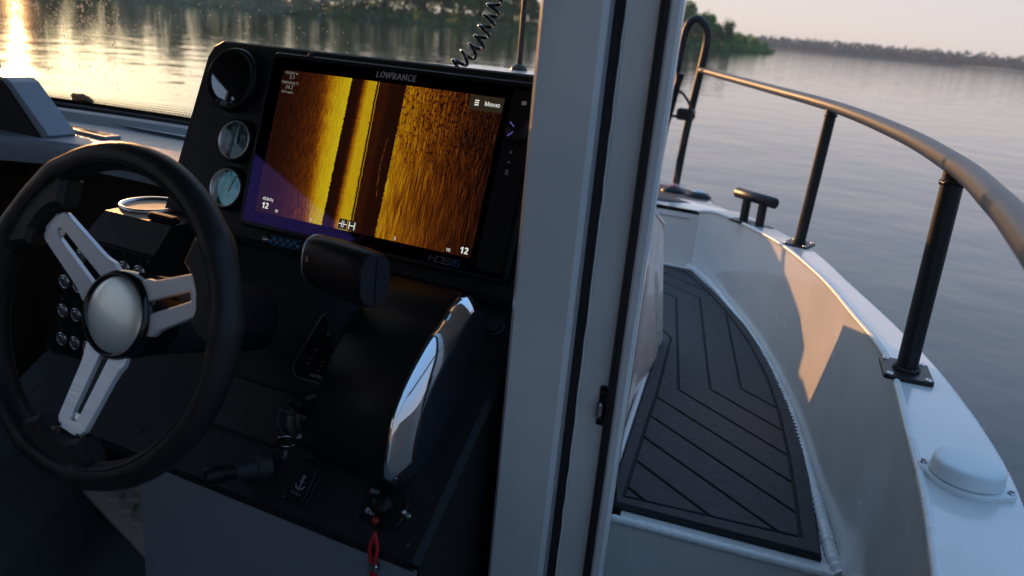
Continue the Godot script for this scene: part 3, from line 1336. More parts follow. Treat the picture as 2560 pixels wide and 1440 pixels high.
# ------------------------------------------------------------------ handrail
func handrail() -> void:
	var base := P(0.083, 0.40, -1.143)
	var t := thing("handrail", "black tubular handrail on posts along the side deck to the bow", "handrail", place(base))
	var here := place(-base)
	var path := []
	for p in [[0.095, 0.12, 0.55], [0.108, 0.12, 0.0], [0.112, 0.12, -0.45], [0.109, 0.12, -0.729], [0.102, 0.12, -0.90], [0.082, 0.12, -1.142], [0.010, 0.12, -1.557], [-0.143, 0.12, -2.10], [-0.413, 0.12, -2.73], [-0.803, 0.119, -3.60]]:
		path.append(P(p[0], p[1], p[2]))
	var b := MB.new().at(here)
	b.tube(spline(path, 10), 0.0138, 20)
	part(t, "top_rail", b, M.rail_black)
	for p in [[0.084, -1.143, 0.4025, 0.0], [-0.153, -2.095, 0.467, -0.35], [0.155, 0.42, 0.40, 0.0]]:
		var foot := P(p[0], p[2], p[1])
		var top := P(p[0] - 0.003 if p[1] > -1.5 else p[0] + 0.012, 0.128, p[1])
		b = MB.new().at(here)
		b.tube([foot, foot.lerp(top, 0.5), top], 0.0134, 20)
		var post := part(t, "post", b, M.rail_black)
		var bx := Transform3D(Basis(Vector3.UP, p[3] + 0.12), foot)
		b = MB.new().at(here * bx * Transform3D(Basis(Vector3.RIGHT, -PI / 2), Vector3.ZERO))
		b.prism(rrect(0.062, 0.072, 0.006, 4), 0.0005, 0.0065, 0.0012)
		var plate := part(t, "base_plate", b, M.rail_black)
		for sx in [-1, 1]:
			for sy in [-1, 1]:
				b = MB.new().at(here * bx * Transform3D(Basis(Vector3.RIGHT, -PI / 2), Vector3(sx * 0.0235, 0.0066, sy * 0.0285)))
				b.lathe([Vector2(0.0046, 0), Vector2(0.0042, 0.0012), Vector2(0.0022, 0.0012), Vector2(0.0018, 0.0002), Vector2(0, 0.0002)], 18, false)
				part(plate, "bolt", b, M.satin_steel)
		# weld fillets at foot and head
		var w := []
		for k in 61:
			var a := TAU * k / 60.0
			w.append(foot + Vector3(cos(a) * 0.0142, 0.008 + 0.0012 * sin(k * 1.9), sin(a) * 0.0165) - base)
		b = MB.new()
		b.tube(w, 0.0035, 7)
		part(post, "weld_bead", b, M.rail_black)
		w = []
		for k in 31:
			var a := TAU * k / 30.0
			w.append(top + Vector3(cos(a) * 0.0132, -0.010 - 0.004 * absf(cos(a)) + 0.0012 * sin(k * 2.1), sin(a) * 0.0168) - base)
		b = MB.new()
		b.tube(w, 0.0026, 7)
		part(post, "weld_bead", b, M.rail_black)
	# bow hoop
	var hoop := []
	for p in [[-0.836, 0.622, -3.60], [-0.826, 0.389, -3.60], [-0.803, 0.119, -3.60], [-0.795, 0.0, -3.60], [-0.808, -0.055, -3.60], [-0.842, -0.086, -3.60], [-0.87, -0.083, -3.60], [-0.888, -0.055, -3.60], [-0.900, 0.02, -3.60], [-0.922, 0.366, -3.60], [-0.940, 0.622, -3.60]]:
		hoop.append(P(p[0], p[1], p[2]))
	b = MB.new().at(here)
	b.tube(spline(hoop, 8), 0.0170, 16)
	part(t, "bow_hoop", b, M.rail_black)
	# clamp with a cable on the hoop
	var cb := P(-0.85, 0.31, -3.56)
	var c := thing("rod_clamp", "black clamp bracket with a cable fixed to the bow hoop", "clamp", place(cb))
	b = MB.new()
	b.box(Vector3(0.02, 0, 0), Vector3(0.075, 0.05, 0.05), 0.008)
	part(c, "clamp_body", b, M.black_plastic)
	b = MB.new()
	b.tube([Vector3(-0.06, -0.04, 0.02), Vector3(-0.05, 0.04, 0.02), Vector3(-0.035, 0.13, 0.0), Vector3(-0.03, 0.17, 0.0)], 0.018, 10, false, [0.022, 0.024, 0.016, 0.02])
	part(c, "arm", b, M.black_plastic)
	b = MB.new()
	b.tube([Vector3(-0.09, -0.02, 0.02), Vector3(0.06, 0.0, 0.02), Vector3(0.066, 0.0, 0.02)], 0.006, 8)
	part(c, "pin", b, M.black_plastic)
	b = MB.new()
	b.tube(spline([Vector3(-0.035, 0.10, 0.0), Vector3(0.01, 0.08, 0.03), Vector3(0.05, 0.02, 0.035), Vector3(0.045, -0.08, 0.03), Vector3(0.02, -0.2, 0.02), Vector3(0.03, -0.31, 0.0)], 6), 0.006, 8)
	part(c, "cable", b, M.rubber)


# ------------------------------------------------------------------ deck fittings
func deck_fittings() -> void:
	# mooring cleat
	var cb := P(-0.318, 0.501, -2.40)
	var ct := Transform3D(Basis(Vector3.UP, -0.6).scaled(Vector3.ONE * 1.12), cb)
	var c := thing("mooring_cleat", "black T-shaped mooring cleat on the white gunwale near the bow", "cleat", ct)
	var b := MB.new()
	b.tube([Vector3(-0.068, 0.073, 0), Vector3(-0.066, 0.073, 0), Vector3(0.066, 0.073, 0), Vector3(0.068, 0.073, 0)], 0.014, 18, false, [0.011, 0.014, 0.014, 0.011])
	part(c, "cross_bar", b, M.rail_black)
	for s in [-1.0, 1.0]:
		b = MB.new()
		b.tube([Vector3(s * 0.028, 0.003, 0), Vector3(s * 0.028, 0.068, 0)], 0.0115, 14)
		part(c, "stem", b, M.rail_black)
		b = MB.new().at(Transform3D(Basis(Vector3.RIGHT, -PI / 2), Vector3(s * 0.030, 0, 0)))
		b.prism(rrect(0.056, 0.05, 0.004, 3), 0.0, 0.006, 0.001)
		part(c, "base_plate", b, M.rail_black)
	# antenna puck
	var at := Transform3D(Basis(Vector3.UP, -0.25), P(0.140, 0.3998, -0.853))
	var a := thing("satellite_antenna", "small white round antenna puck screwed to the gunwale", "antenna", at)
	var up := Transform3D(Basis(Vector3.RIGHT, -PI / 2), Vector3.ZERO)
	b = MB.new().at(up)
	var fl := PackedVector2Array()
	for k in 48:
		var w := TAU * k / 48
		var r := 0.0365
		var ear := pow(absf(cos(w)), 10.0)
		fl.append(Vector2(cos(w) * (r + 0.0095 * ear), sin(w) * (r - 0.003 * ear)))
	b.prism(fl, 0.0, 0.0055, 0.0012)
	part(a, "flange", b, M.antenna_white)
	b = MB.new().at(up)
	b.lathe([Vector2(0.0345, 0.0055), Vector2(0.0345, 0.0066), Vector2(0.0305, 0.0067), Vector2(0.0305, 0.0080), Vector2(0.0348, 0.0081), Vector2(0.0345, 0.0100)], 48, false)
	part(a, "body", b, M.antenna_white)
	b = MB.new().at(up)
	b.lathe([Vector2(0.0345, 0.0100), Vector2(0.0335, 0.020), Vector2(0.0320, 0.0228), Vector2(0.0295, 0.0240), Vector2(0.022, 0.0246), Vector2(0.0, 0.0250)], 48)
	part(a, "lid", b, M.antenna_white)
	for s in [-1.0, 1.0]:
		b = MB.new().at(up * shift(s * 0.0408, 0.0, 0.0055))
		b.lathe([Vector2(0.0042, 0), Vector2(0.0036, 0.0016), Vector2(0.0, 0.0022)], 18)
		part(a, "screw", b, M.steel)
		b = MB.new().at(up * shift(s * 0.0408, 0.0, 0.0055, 0.5))
		b.box(Vector3(0, 0, 0.0021), Vector3(0.0050, 0.0010, 0.0006))
		b.box(Vector3(0, 0, 0.0021), Vector3(0.0010, 0.0050, 0.0006))
		part(a, "screw_slot", b, M.rubber)
	# rubber pad with two caps on the bow deck
	var pb := P(-0.74, 0.580, -3.08)
	var tilt := Transform3D(Basis(Vector3.RIGHT, -0.078), pb)
	var pad := thing("bow_deck_pad", "thin black non-slip pad lying on the white bow deck", "pad", tilt)
	b = MB.new().at(up)
	b.prism(PackedVector2Array([Vector2(-0.30, -0.26), Vector2(0.04, -0.26), Vector2(0.235, -0.17), Vector2(0.10, 0.16), Vector2(-0.02, 0.30), Vector2(-0.30, 0.30)]), 0.0, 0.006, 0.001)
	part(pad, "pad_sheet", b, M.rubber)
	for q in [[0.005, 0.06, "low round black deck fitting with a reddish lens on the black bow pad", M.amber_lens], [0.115, 0.02, "low round steel-topped deck fitting on the black bow pad", M.steel]]:
		var cp := thing("deck_fitting", q[2], "deck fitting", tilt * Transform3D(Basis(), Vector3(q[0], 0.006, -q[1])), "deck caps on the bow")
		b = MB.new().at(up)
		b.lathe([Vector2(0.05, 0.0), Vector2(0.049, 0.006), Vector2(0.042, 0.012), Vector2(0.030, 0.019), Vector2(0.024, 0.021)], 28)
		part(cp, "rim", b, M.black_plastic)
		b = MB.new().at(up)
		b.lathe([Vector2(0.026, 0.019), Vector2(0.022, 0.025), Vector2(0.012, 0.028), Vector2(0.0, 0.029)], 24)
		part(cp, "lens", b, q[3])
	# added locker, out of sight to port, that shadows the starboard bulwark
	var al := thing("added_shadow_locker", "white wedge-shaped locker added on the bow deck to cast a shadow", "locker", place(P(-1.50, 0.60, -3.0)))
	b = MB.new().at(Transform3D(Basis(Vector3(0, 0, 1), Vector3(0, 1, 0), Vector3(-1, 0, 0)), Vector3.ZERO))
	b.prism(PackedVector2Array([Vector2(-0.40, -0.02), Vector2(0.26, -0.02), Vector2(0.27, 0.215), Vector2(0.20, 0.255), Vector2(0.0, 0.298), Vector2(-0.2, 0.328), Vector2(-0.40, 0.338)]), -0.06, 0.06, 0.006)
	part(al, "locker_body", b, M.white_paint)
	var an := thing("added_shadow_anchor", "small black folding anchor added on the bow deck for its shadow", "anchor", place(P(-1.27, 0.575, -2.76)))  # added out of sight to break up the sunlit patch
	b = MB.new()
	b.tube([Vector3(0, 0, 0), Vector3(0.01, 0.16, 0), Vector3(0.03, 0.30, 0.0)], 0.010, 10)
	part(an, "shank", b, M.rail_black)
	b = MB.new()
	b.tube([Vector3(-0.04, 0.15, -0.03), Vector3(-0.03, 0.24, -0.03), Vector3(0.0, 0.26, -0.02), Vector3(0.05, 0.22, 0.03), Vector3(0.05, 0.16, 0.03)], 0.009, 10)
	part(an, "flukes", b, M.rail_black)
	b = MB.new()
	b.tube([Vector3(-0.03, 0.0, 0.02), Vector3(0.02, 0.08, 0.0), Vector3(0.05, 0.0, -0.03)], 0.012, 10)
	part(an, "stock", b, M.rail_black)
	# box and pole on the trunk ahead of the windshield
	var bx := P(-0.86, 0.345, -1.70)
	var lk := thing("deck_locker", "low white locker box standing on the trunk ahead of the windshield", "locker", place(bx))
	b = MB.new()
	b.box(Vector3(0.02, 0.075, 0), Vector3(0.20, 0.27, 0.16), 0.008)
	part(lk, "locker_body", b, M.white_paint)
	b = MB.new()
	b.box(Vector3(0.02, 0.229, 0), Vector3(0.22, 0.03, 0.18), 0.008)
	part(lk, "lid", b, M.white_paint)
	var pl := thing("antenna_pole", "black upright pole standing on the white locker", "pole", place(P(-0.812, 0.101, -1.75)))
	b = MB.new()
	b.tube([Vector3(0, 0, 0), Vector3(0, 0.5, 0), Vector3(-0.02, 0.75, 0)], 0.0065, 12)
	part(pl, "rod", b, M.rail_black)
	b = MB.new().at(up)
	b.lathe([Vector2(0.02, 0.0), Vector2(0.018, 0.008), Vector2(0.009, 0.014), Vector2(0.0, 0.016)], 20)
	part(pl, "foot", b, M.rail_black)


# ------------------------------------------------------------------ chartplotter
func chartplotter() -> void:
	var t := thing("sonar_display", "large black sonar display showing yellow and brown scan streaks", "display", panel * shift(0.0, -0.0035, 0.0))
	var b := MB.new()
	b.prism(rrect(0.420, 0.246, 0.011, 5), 0.0005, 0.019, 0.003)
	part(t, "housing", b, M.black_plastic)
	b = MB.new()
	b.frame(rrect(0.414, 0.240, 0.010, 5), rrect(0.406, 0.232, 0.008, 5), 0.019, 0.0205)
	part(t, "bezel", b, M.black_plastic)
	# cover glass with a violet anti-reflection coating
	var g := mat("coated_glass", Color(0.024, 0.013, 0.062), 0.03, 1.0)
	b = MB.new()
	b.frame(rrect(0.405, 0.231, 0.0075, 5), rrect(0.340, 0.1985, 0.0005, 5, Vector2(-0.0125, 0.0)), 0.019, 0.0198)
	part(t, "cover_glass", b, g)
	# the lit picture
	var s := mat("scan_picture", Color(0.026, 0.015, 0.055), 0.03, 1.0)
	s.emission_enabled = true
	s.emission_texture = sonar_picture()
	s.emission = Color.BLACK
	s.emission_energy_multiplier = 0.70
	b = MB.new()
	var w := 0.17
	var h := 0.0992
	var c := Vector3(-0.0125, 0.0, 0.0197)
	var q := [c + Vector3(-w, -h, 0), c + Vector3(w, -h, 0), c + Vector3(w, h, 0), c + Vector3(-w, h, 0)]
	var u := [Vector2(0, 1), Vector2(1, 1), Vector2(1, 0), Vector2(0, 0)]
	b.tri_uv([q[0], q[1], q[2]], [u[0], u[1], u[2]])
	b.tri_uv([q[0], q[2], q[3]], [u[0], u[2], u[3]])
	part(t, "screen", b, s)
	var lit := mat("lit_text", Color(0.0, 0.0, 0.0), 0.5)
	lit.emission_enabled = true
	lit.emission = Color(0.62, 0.62, 0.58).linear_to_srgb()
	var dim := mat("lit_text_dim", Color(0.0, 0.0, 0.0), 0.5)
	dim.emission_enabled = true
	dim.emission = Color(0.13, 0.125, 0.11).linear_to_srgb()
	var blue := mat("print_blue", Color(0.03, 0.09, 0.22), 0.5)
	var z := 0.0199
	letters(t, "brand_lettering", "LOWRANCE", shift(-0.002, 0.1080, 0.0200), 0.0082, M.print_grey, false, true, true)
	var glyphs := {"H": [[0, 0, 0, 1], [1, 0, 1, 1], [0, 0.5, 1, 0.5]], "D": [[0, 0, 0, 1], [0, 1, 1, 1], [1, 1, 1, 0], [0, 0, 1, 0]], "S": [[0, 0, 1, 0], [1, 0, 1, 0.5], [0, 0.5, 1, 0.5], [0, 0.5, 0, 1], [0, 1, 1, 1]], "1": [[0.5, 0, 0.5, 1]], "6": [[0, 0, 1, 0], [1, 0, 1, 0.5], [0, 0.5, 1, 0.5], [0, 0, 0, 1], [0, 1, 1, 1]]}
	var gx := 0.101
	for ch in "HDS16":
		var gw: float = 0.0035 if ch == "1" else 0.0085 if ch in "HDS" else 0.0065
		b = MB.new().at(Transform3D(Basis(Vector3(1, 0, 0), Vector3(0.22, 1, 0), Vector3(0, 0, 1)), Vector3(gx, -0.1128, 0.0200)))
		for g2 in glyphs[ch]:
			var p0 := Vector3(g2[0] * gw, g2[1] * 0.0072, 0)
			var p1 := Vector3(g2[2] * gw, g2[3] * 0.0072, 0)
			var d := (p1 - p0).abs()
			b.box((p0 + p1) / 2, Vector3(d.x + 0.0010, d.y + 0.0010, 0.0002))
		part(t, "model_letter", b, M.print_dim if ch in "HDS" else blue)
		gx += gw + 0.0018
	# menu button at the top of the picture
	b = MB.new()
	b.box(Vector3(0.134, 0.0895, z - 0.0001), Vector3(0.046, 0.0185, 0.0002))
	var mb := part(t, "menu_button", b, dark_patch())
	letters(mb, "menu_lettering", "Меню", shift(0.1425, 0.0895, z + 0.0002), 0.0056, lit)
	b = MB.new()
	for k in 3:
		b.box(Vector3(0.1210, 0.0868 + 0.0027 * k, z + 0.0002), Vector3(0.0056, 0.0014, 0.0002))
	part(mb, "menu_icon", b, lit)
	# read-outs
	letters(t, "readout", "ОБЪЕКТ м", shift(-0.1680, 0.0955, z + 0.0003), 0.0024, dim)
	letters(t, "readout", "3.1", shift(-0.1660, 0.0900, z + 0.0003), 0.0050, dim)
	letters(t, "readout", "ТЕМП.ВОД °C", shift(-0.1675, 0.0820, z + 0.0003), 0.0024, dim)
	letters(t, "readout", "24.2", shift(-0.1675, 0.0760, z + 0.0003), 0.0050, dim)
	letters(t, "readout", "ПУТ км/ч", shift(-0.1690, 0.0690, z + 0.0003), 0.0024, dim)
	letters(t, "readout", "455кГц", shift(-0.1640, -0.0800, z + 0.0003), 0.0042, lit)
	letters(t, "readout", "12", shift(-0.1665, -0.0895, z + 0.0003), 0.0080, lit, false, true)
	letters(t, "readout", "12", shift(0.1470, -0.0918, z + 0.0003), 0.0080, lit, false, true)
	letters(t, "readout", "10", shift(-0.146, -0.0935, z + 0.0003), 0.0038, lit)
	letters(t, "readout", "5", shift(-0.087, -0.0950, z + 0.0003), 0.0042, lit)
	letters(t, "readout", "5", shift(0.0470, -0.0955, z + 0.0003), 0.0042, lit)
	letters(t, "readout", "10", shift(0.1250, -0.0950, z + 0.0003), 0.0042, lit)
	# two tool icons on the lower edge of the picture
	for k in 2:
		b = MB.new()
		b.box(Vector3(-0.0355 + 0.0145 * k, -0.0915, z - 0.0001), Vector3(0.0135, 0.0135, 0.0002))
		var ic := part(t, "tool_icon", b, dark_patch())
		b = MB.new()
		var cx := -0.0355 + 0.0145 * k
		if k == 0:
			for sx in [-1.0, 1.0]:
				b.box(Vector3(cx + sx * 0.0013, -0.0915, z + 0.0002), Vector3(0.0008, 0.0090, 0.0002))
				b.box(Vector3(cx + sx * 0.0040, -0.0915, z + 0.0002), Vector3(0.0046, 0.0011, 0.0002))
		else:
			for sx in [-1.0, 1.0]:
				b.box(Vector3(cx + sx * 0.0042, -0.0915, z + 0.0002), Vector3(0.0011, 0.0098, 0.0002))
			b.box(Vector3(cx, -0.0915, z + 0.0002), Vector3(0.0076, 0.0011, 0.0002))
		part(ic, "glyph", b, lit)
	# key strip down the starboard side
	b = MB.new()
	b.prism(rrect(0.034, 0.222, 0.005, 3, Vector2(0.184, 0.0)), 0.0195, 0.0208, 0.0005)
	var strip := part(t, "key_strip", b, M.black_plastic)
	var knob := part(strip, "rotary_knob", MB.new().at(shift(0.186, 0.062, 0.0208)).lathe([Vector2(0.0155, 0), Vector2(0.0150, 0.006), Vector2(0.0135, 0.0075), Vector2(0.0, 0.0078)], 30), M.black_plastic)
	var bl := mat("knob_glow", Color(0.0, 0.0, 0.0), 0.5)
	bl.emission_enabled = true
	bl.emission = Color(0.10, 0.10, 0.42).linear_to_srgb()
	for k in [-0.7, 0.7]:
		part(knob, "backlit_mark", MB.new().at(shift(0.178, 0.062 + k * 0.0085, 0.0208, -k)).box(Vector3(0, 0, 0.0080), Vector3(0.008, 0.0008, 0.0003)), bl)
	for k in 8:
		var y: float = [0.096, 0.0355, 0.0235, 0.0110, -0.020, -0.0365, -0.053, -0.0695][k]
		b = MB.new()
		b.prism(rrect(0.019, 0.0095 if k < 4 else 0.0125, 0.002, 2, Vector2(0.1815, y)), 0.0208, 0.0220, 0.0005)
		var key := part(strip, "key", b, M.black_plastic)
		if k == 1:
			letters(key, "key_print", "×", shift(0.1815, y, 0.0223), 0.0065, M.print_white)
		elif k == 2:
			part(key, "key_print", MB.new().box(Vector3(0.1815, y, 0.0222), Vector3(0.0042, 0.0010, 0.0003)), M.print_white)
		elif k == 3:
			b = MB.new()
			for j in 3:
				b.box(Vector3(0.1815, y - 0.0021 + 0.0021 * j, 0.0222), Vector3(0.0042, 0.0009, 0.0003))
			part(key, "key_print", b, M.print_white)
		elif k == 0:
			part(key, "key_print", MB.new().box(Vector3(0.1845, y, 0.0222), Vector3(0.006, 0.0045, 0.0003)), M.print_white)
	b = MB.new()
	b.frame(rrect(0.05, 0.030, 0.003, 2, Vector2(0.178, -0.1015)), rrect(0.0492, 0.0292, 0.0028, 2, Vector2(0.178, -0.1015)), 0.0195, 0.0212)
	part(t, "card_door", b, M.black_plastic)
	# small latch on the upper edge
	b = MB.new()
	b.tube([Vector3(-0.150, 0.1225, 0.016), Vector3(-0.147, 0.1275, 0.016), Vector3(-0.143, 0.1235, 0.016)], 0.0012, 6)
	part(t, "latch", b, M.black_plastic)


func dark_patch() -> StandardMaterial3D:
	if M.has("dark_patch"):
		return M.dark_patch
	var m := mat("dark_patch", Color(0.02, 0.018, 0.03), 0.05, 1.0)
	m.emission_enabled = true
	m.emission = Color(0.018, 0.014, 0.008).linear_to_srgb()
	return m


func sonar_picture() -> ImageTexture:
	var W := 900
	var H := 520
	var im := Image.create(W, H, false, Image.FORMAT_RGB8)
	var n1 := FastNoiseLite.new()
	n1.seed = 31
	n1.frequency = 1.0
	n1.fractal_octaves = 2
	var n2 := FastNoiseLite.new()
	n2.seed = 77
	n2.frequency = 1.0
	n2.fractal_octaves = 3
	var r := RandomNumberGenerator.new()
	r.seed = 5
	var ramp := Gradient.new()
	ramp.offsets = PackedFloat32Array([0.0, 0.2, 0.42, 0.62, 0.82, 1.0])
	ramp.colors = PackedColorArray([Color8(18, 6, 4), Color8(44, 18, 7), Color8(92, 44, 8), Color8(146, 88, 12), Color8(172, 130, 14), Color8(196, 172, 26)])
	for y in H:
		var v := float(y) / H
		var jag := n1.get_noise_2d(0.0, y * 0.09) * 0.004
		for x in W:
			var u := float(x) / W + jag
			var streak := n1.get_noise_2d(x * 0.30, y * 0.016)
			var grain := n2.get_noise_2d(x * 0.55, y * 0.06)
			var val := 0.0
			if u < 0.335:
				var e := u / 0.335
				val = lerpf(0.10, 0.60, pow(e, 1.5)) + 0.40 * smoothstep(0.56 + 0.14 * v, 0.82 + 0.07 * v, e)
				val += (streak * 0.30 + grain * 0.18) * (0.4 + 0.6 * e) * (1.0 - 0.6 * smoothstep(0.82, 0.9, e))
			elif u < 0.392:
				val = 0.10 + grain * 0.10 + 0.18 * smoothstep(0.372, 0.392, u)
				val += 0.20 * maxf(0.0, n2.get_noise_2d(x * 1.1, y * 0.5) - 0.32) * smoothstep(0.35, 0.39, u)
			elif u < 0.452 + 0.012 * v:
				val = 0.50 + 0.40 * smoothstep(0.392, 0.42, u) + streak * 0.10
			elif u < 0.50:
				val = 0.20 + streak * 0.12 + grain * 0.12
				if absf(u - 0.462 - 0.012 * v) < 0.0016:
					val = 0.85
				if absf(u - 0.468 - 0.012 * v) < 0.0012:
					val = 0.04
			elif u < 0.585:
				val = 0.10 + 0.10 * grain + 0.10 * smoothstep(0.53, 0.5, u)
				if absf(u - 0.552 - 0.008 * sin(v * 9.0)) < 0.003 and grain > 0.05 and v > 0.35 and v < 0.75:
					val = 0.5
			else:
				var e := (u - 0.585) / 0.415
				var bend := n1.get_noise_2d(x * 0.16 + 1.0 * n2.get_noise_2d(x * 0.012, y * 0.02), y * 0.007)
				var fine := n2.get_noise_2d(x * 0.50, y * 0.008)
				var blot := n2.get_noise_2d(x * 0.07, y * 0.05)
				val = lerpf(0.74, 0.10, pow(e, 0.8)) + bend * 0.26 + fine * 0.30 - 0.30 * smoothstep(0.05, 0.5, blot) * smoothstep(0.75, 0.15, v)
			val += r.randf_range(-0.03, 0.03)
			im.set_pixel(x, y, ramp.sample(clampf(val, 0.0, 1.0)))
	return ImageTexture.create_from_image(im)


# ------------------------------------------------------------------ gauges
func gauges() -> void:
	var lens := mat("gauge_glass", Color(1, 1, 1, 1), 0.0)
	lens.albedo_color = Color(0.9, 1.0, 1.0, 0.02)
	lens.transparency = BaseMaterial3D.TRANSPARENCY_ALPHA
	# large round read-out with three keys
	var t := thing("digital_gauge", "large round black gauge with blank display and three keys", "gauge", panel * shift(-0.2805, 0.0740, 0.0), "gauges on the helm panel")
	t.transform = t.transform * Transform3D(Basis().scaled(Vector3(0.92, 0.92, 0.92)), Vector3.ZERO)
	var b := MB.new()
	b.lathe([Vector2(0.0500, 0.0), Vector2(0.0505, 0.004), Vector2(0.0495, 0.011), Vector2(0.0470, 0.0155), Vector2(0.0440, 0.0165), Vector2(0.0425, 0.0150), Vector2(0.0420, 0.0125)], 56)
	part(t, "bezel", b, M.black_plastic)
	b = MB.new()
	b.lathe([Vector2(0.0420, 0.0115), Vector2(0.0, 0.0115)], 56)
	part(t, "face", b, M.black_plastic)
	b = MB.new()
	b.prism(rrect(0.052, 0.044, 0.006, 4, Vector2(0.002, 0.006)), 0.0116, 0.0119)
	part(t, "blank_display", b, M.lcd)
	b = MB.new()
	var dome := []
	for k in 9:
		var a := k / 8.0
		dome.append(Vector2(0.0395 * (1.0 - a), 0.0140 + 0.0016 * (1.0 - pow(1.0 - a, 2.0))))
	b.at(shift(0.0, 0.004, 0.0)).lathe(dome, 56)
	part(t, "lens", b, mat("mirror_dark", Color(0.20, 0.23, 0.25), 0.04, 1.0))
	b = MB.new().at(shift(0.0, 0.004, 0.0))
	b.lathe([Vector2(0.0404, 0.0125), Vector2(0.0404, 0.0146), Vector2(0.0396, 0.0150), Vector2(0.0390, 0.0145)], 56)
	part(t, "trim_ring", b, M.rail_black)
	for k in 3:
		b = MB.new()
		b.prism(rrect(0.0125, 0.0085, 0.003 if k != 1 else 0.001, 3, Vector2(-0.0140 + 0.0140 * k, -0.0395 + (0.0028 if k != 1 else 0.0))), 0.013, 0.0172, 0.0008)
		var key := part(t, "key", b, M.black_plastic)
		if k == 1:
			letters(key, "key_print", "MODE", shift(0.0, -0.0378, 0.0174), 0.0026, M.print_grey)
			letters(key, "key_print", "SELECT", shift(0.0, -0.0412, 0.0174), 0.0021, M.print_grey)
		else:
			letters(key, "key_print", "-" if k == 0 else "+", shift(-0.0140 + 0.0140 * k, -0.0367, 0.0174), 0.0060, M.print_grey)
	# two small dial gauges
	for k in 2:
		var g := thing("dial_gauge", ["small round black dial gauge under the large gauge, needle upright", "lowest small round dial gauge with a pearly face"][k], "gauge", panel * shift(-0.2520 + 0.002 * k, [-0.0110, -0.0800][k], 0.0), "gauges on the helm panel")
		b = MB.new()
		b.lathe([Vector2(0.0316, 0.0), Vector2(0.0318, 0.004), Vector2(0.0312, 0.010), Vector2(0.0300, 0.0130), Vector2(0.0284, 0.0134), Vector2(0.0274, 0.0120)], 48)
		part(g, "bezel", b, M.black_plastic)
		b = MB.new()
		b.lathe([Vector2(0.0276, 0.0120), Vector2(0.0272, 0.0136), Vector2(0.0264, 0.0134), Vector2(0.0262, 0.0060)], 48)
		part(g, "trim_ring", b, M.satin_steel)
		b = MB.new()
		b.lathe([Vector2(0.0266, 0.0060), Vector2(0.0, 0.0060)], 40)
		part(g, "dial", b, [M.dial, M.dial_pearl][k])
		for j in 9:
			var a := lerpf(-2.2, 2.2, j / 8.0)
			part(g, "tick", MB.new().at(shift(0, 0, 0.0, -a)).box(Vector3(0, 0.0215, 0.0064), Vector3(0.0010, 0.0048, 0.0004)), M.needle)
		letters(g, "dial_print", ["1/2", "E  F"][k], shift(0.009 if k == 0 else 0.0, 0.007 if k == 0 else -0.010, 0.0063), 0.0045, M.needle)
		b = MB.new().at(shift(0, 0, 0.0085, [-0.05, -0.35][k]))
		b.prism(PackedVector2Array([Vector2(-0.0016, -0.004), Vector2(0.0016, -0.004), Vector2(0.0005, 0.019), Vector2(-0.0005, 0.019)]), 0.0, 0.0006)
		part(g, "needle", b, M.print_white)
		b = MB.new()
		var dm := []
		for j in 7:
			var a := j / 6.0
			dm.append(Vector2(0.0263 * (1.0 - a), 0.0126 + 0.0012 * (1.0 - pow(1.0 - a, 2.0))))
		b.lathe(dm, 40)
		part(g, "lens", b, lens)


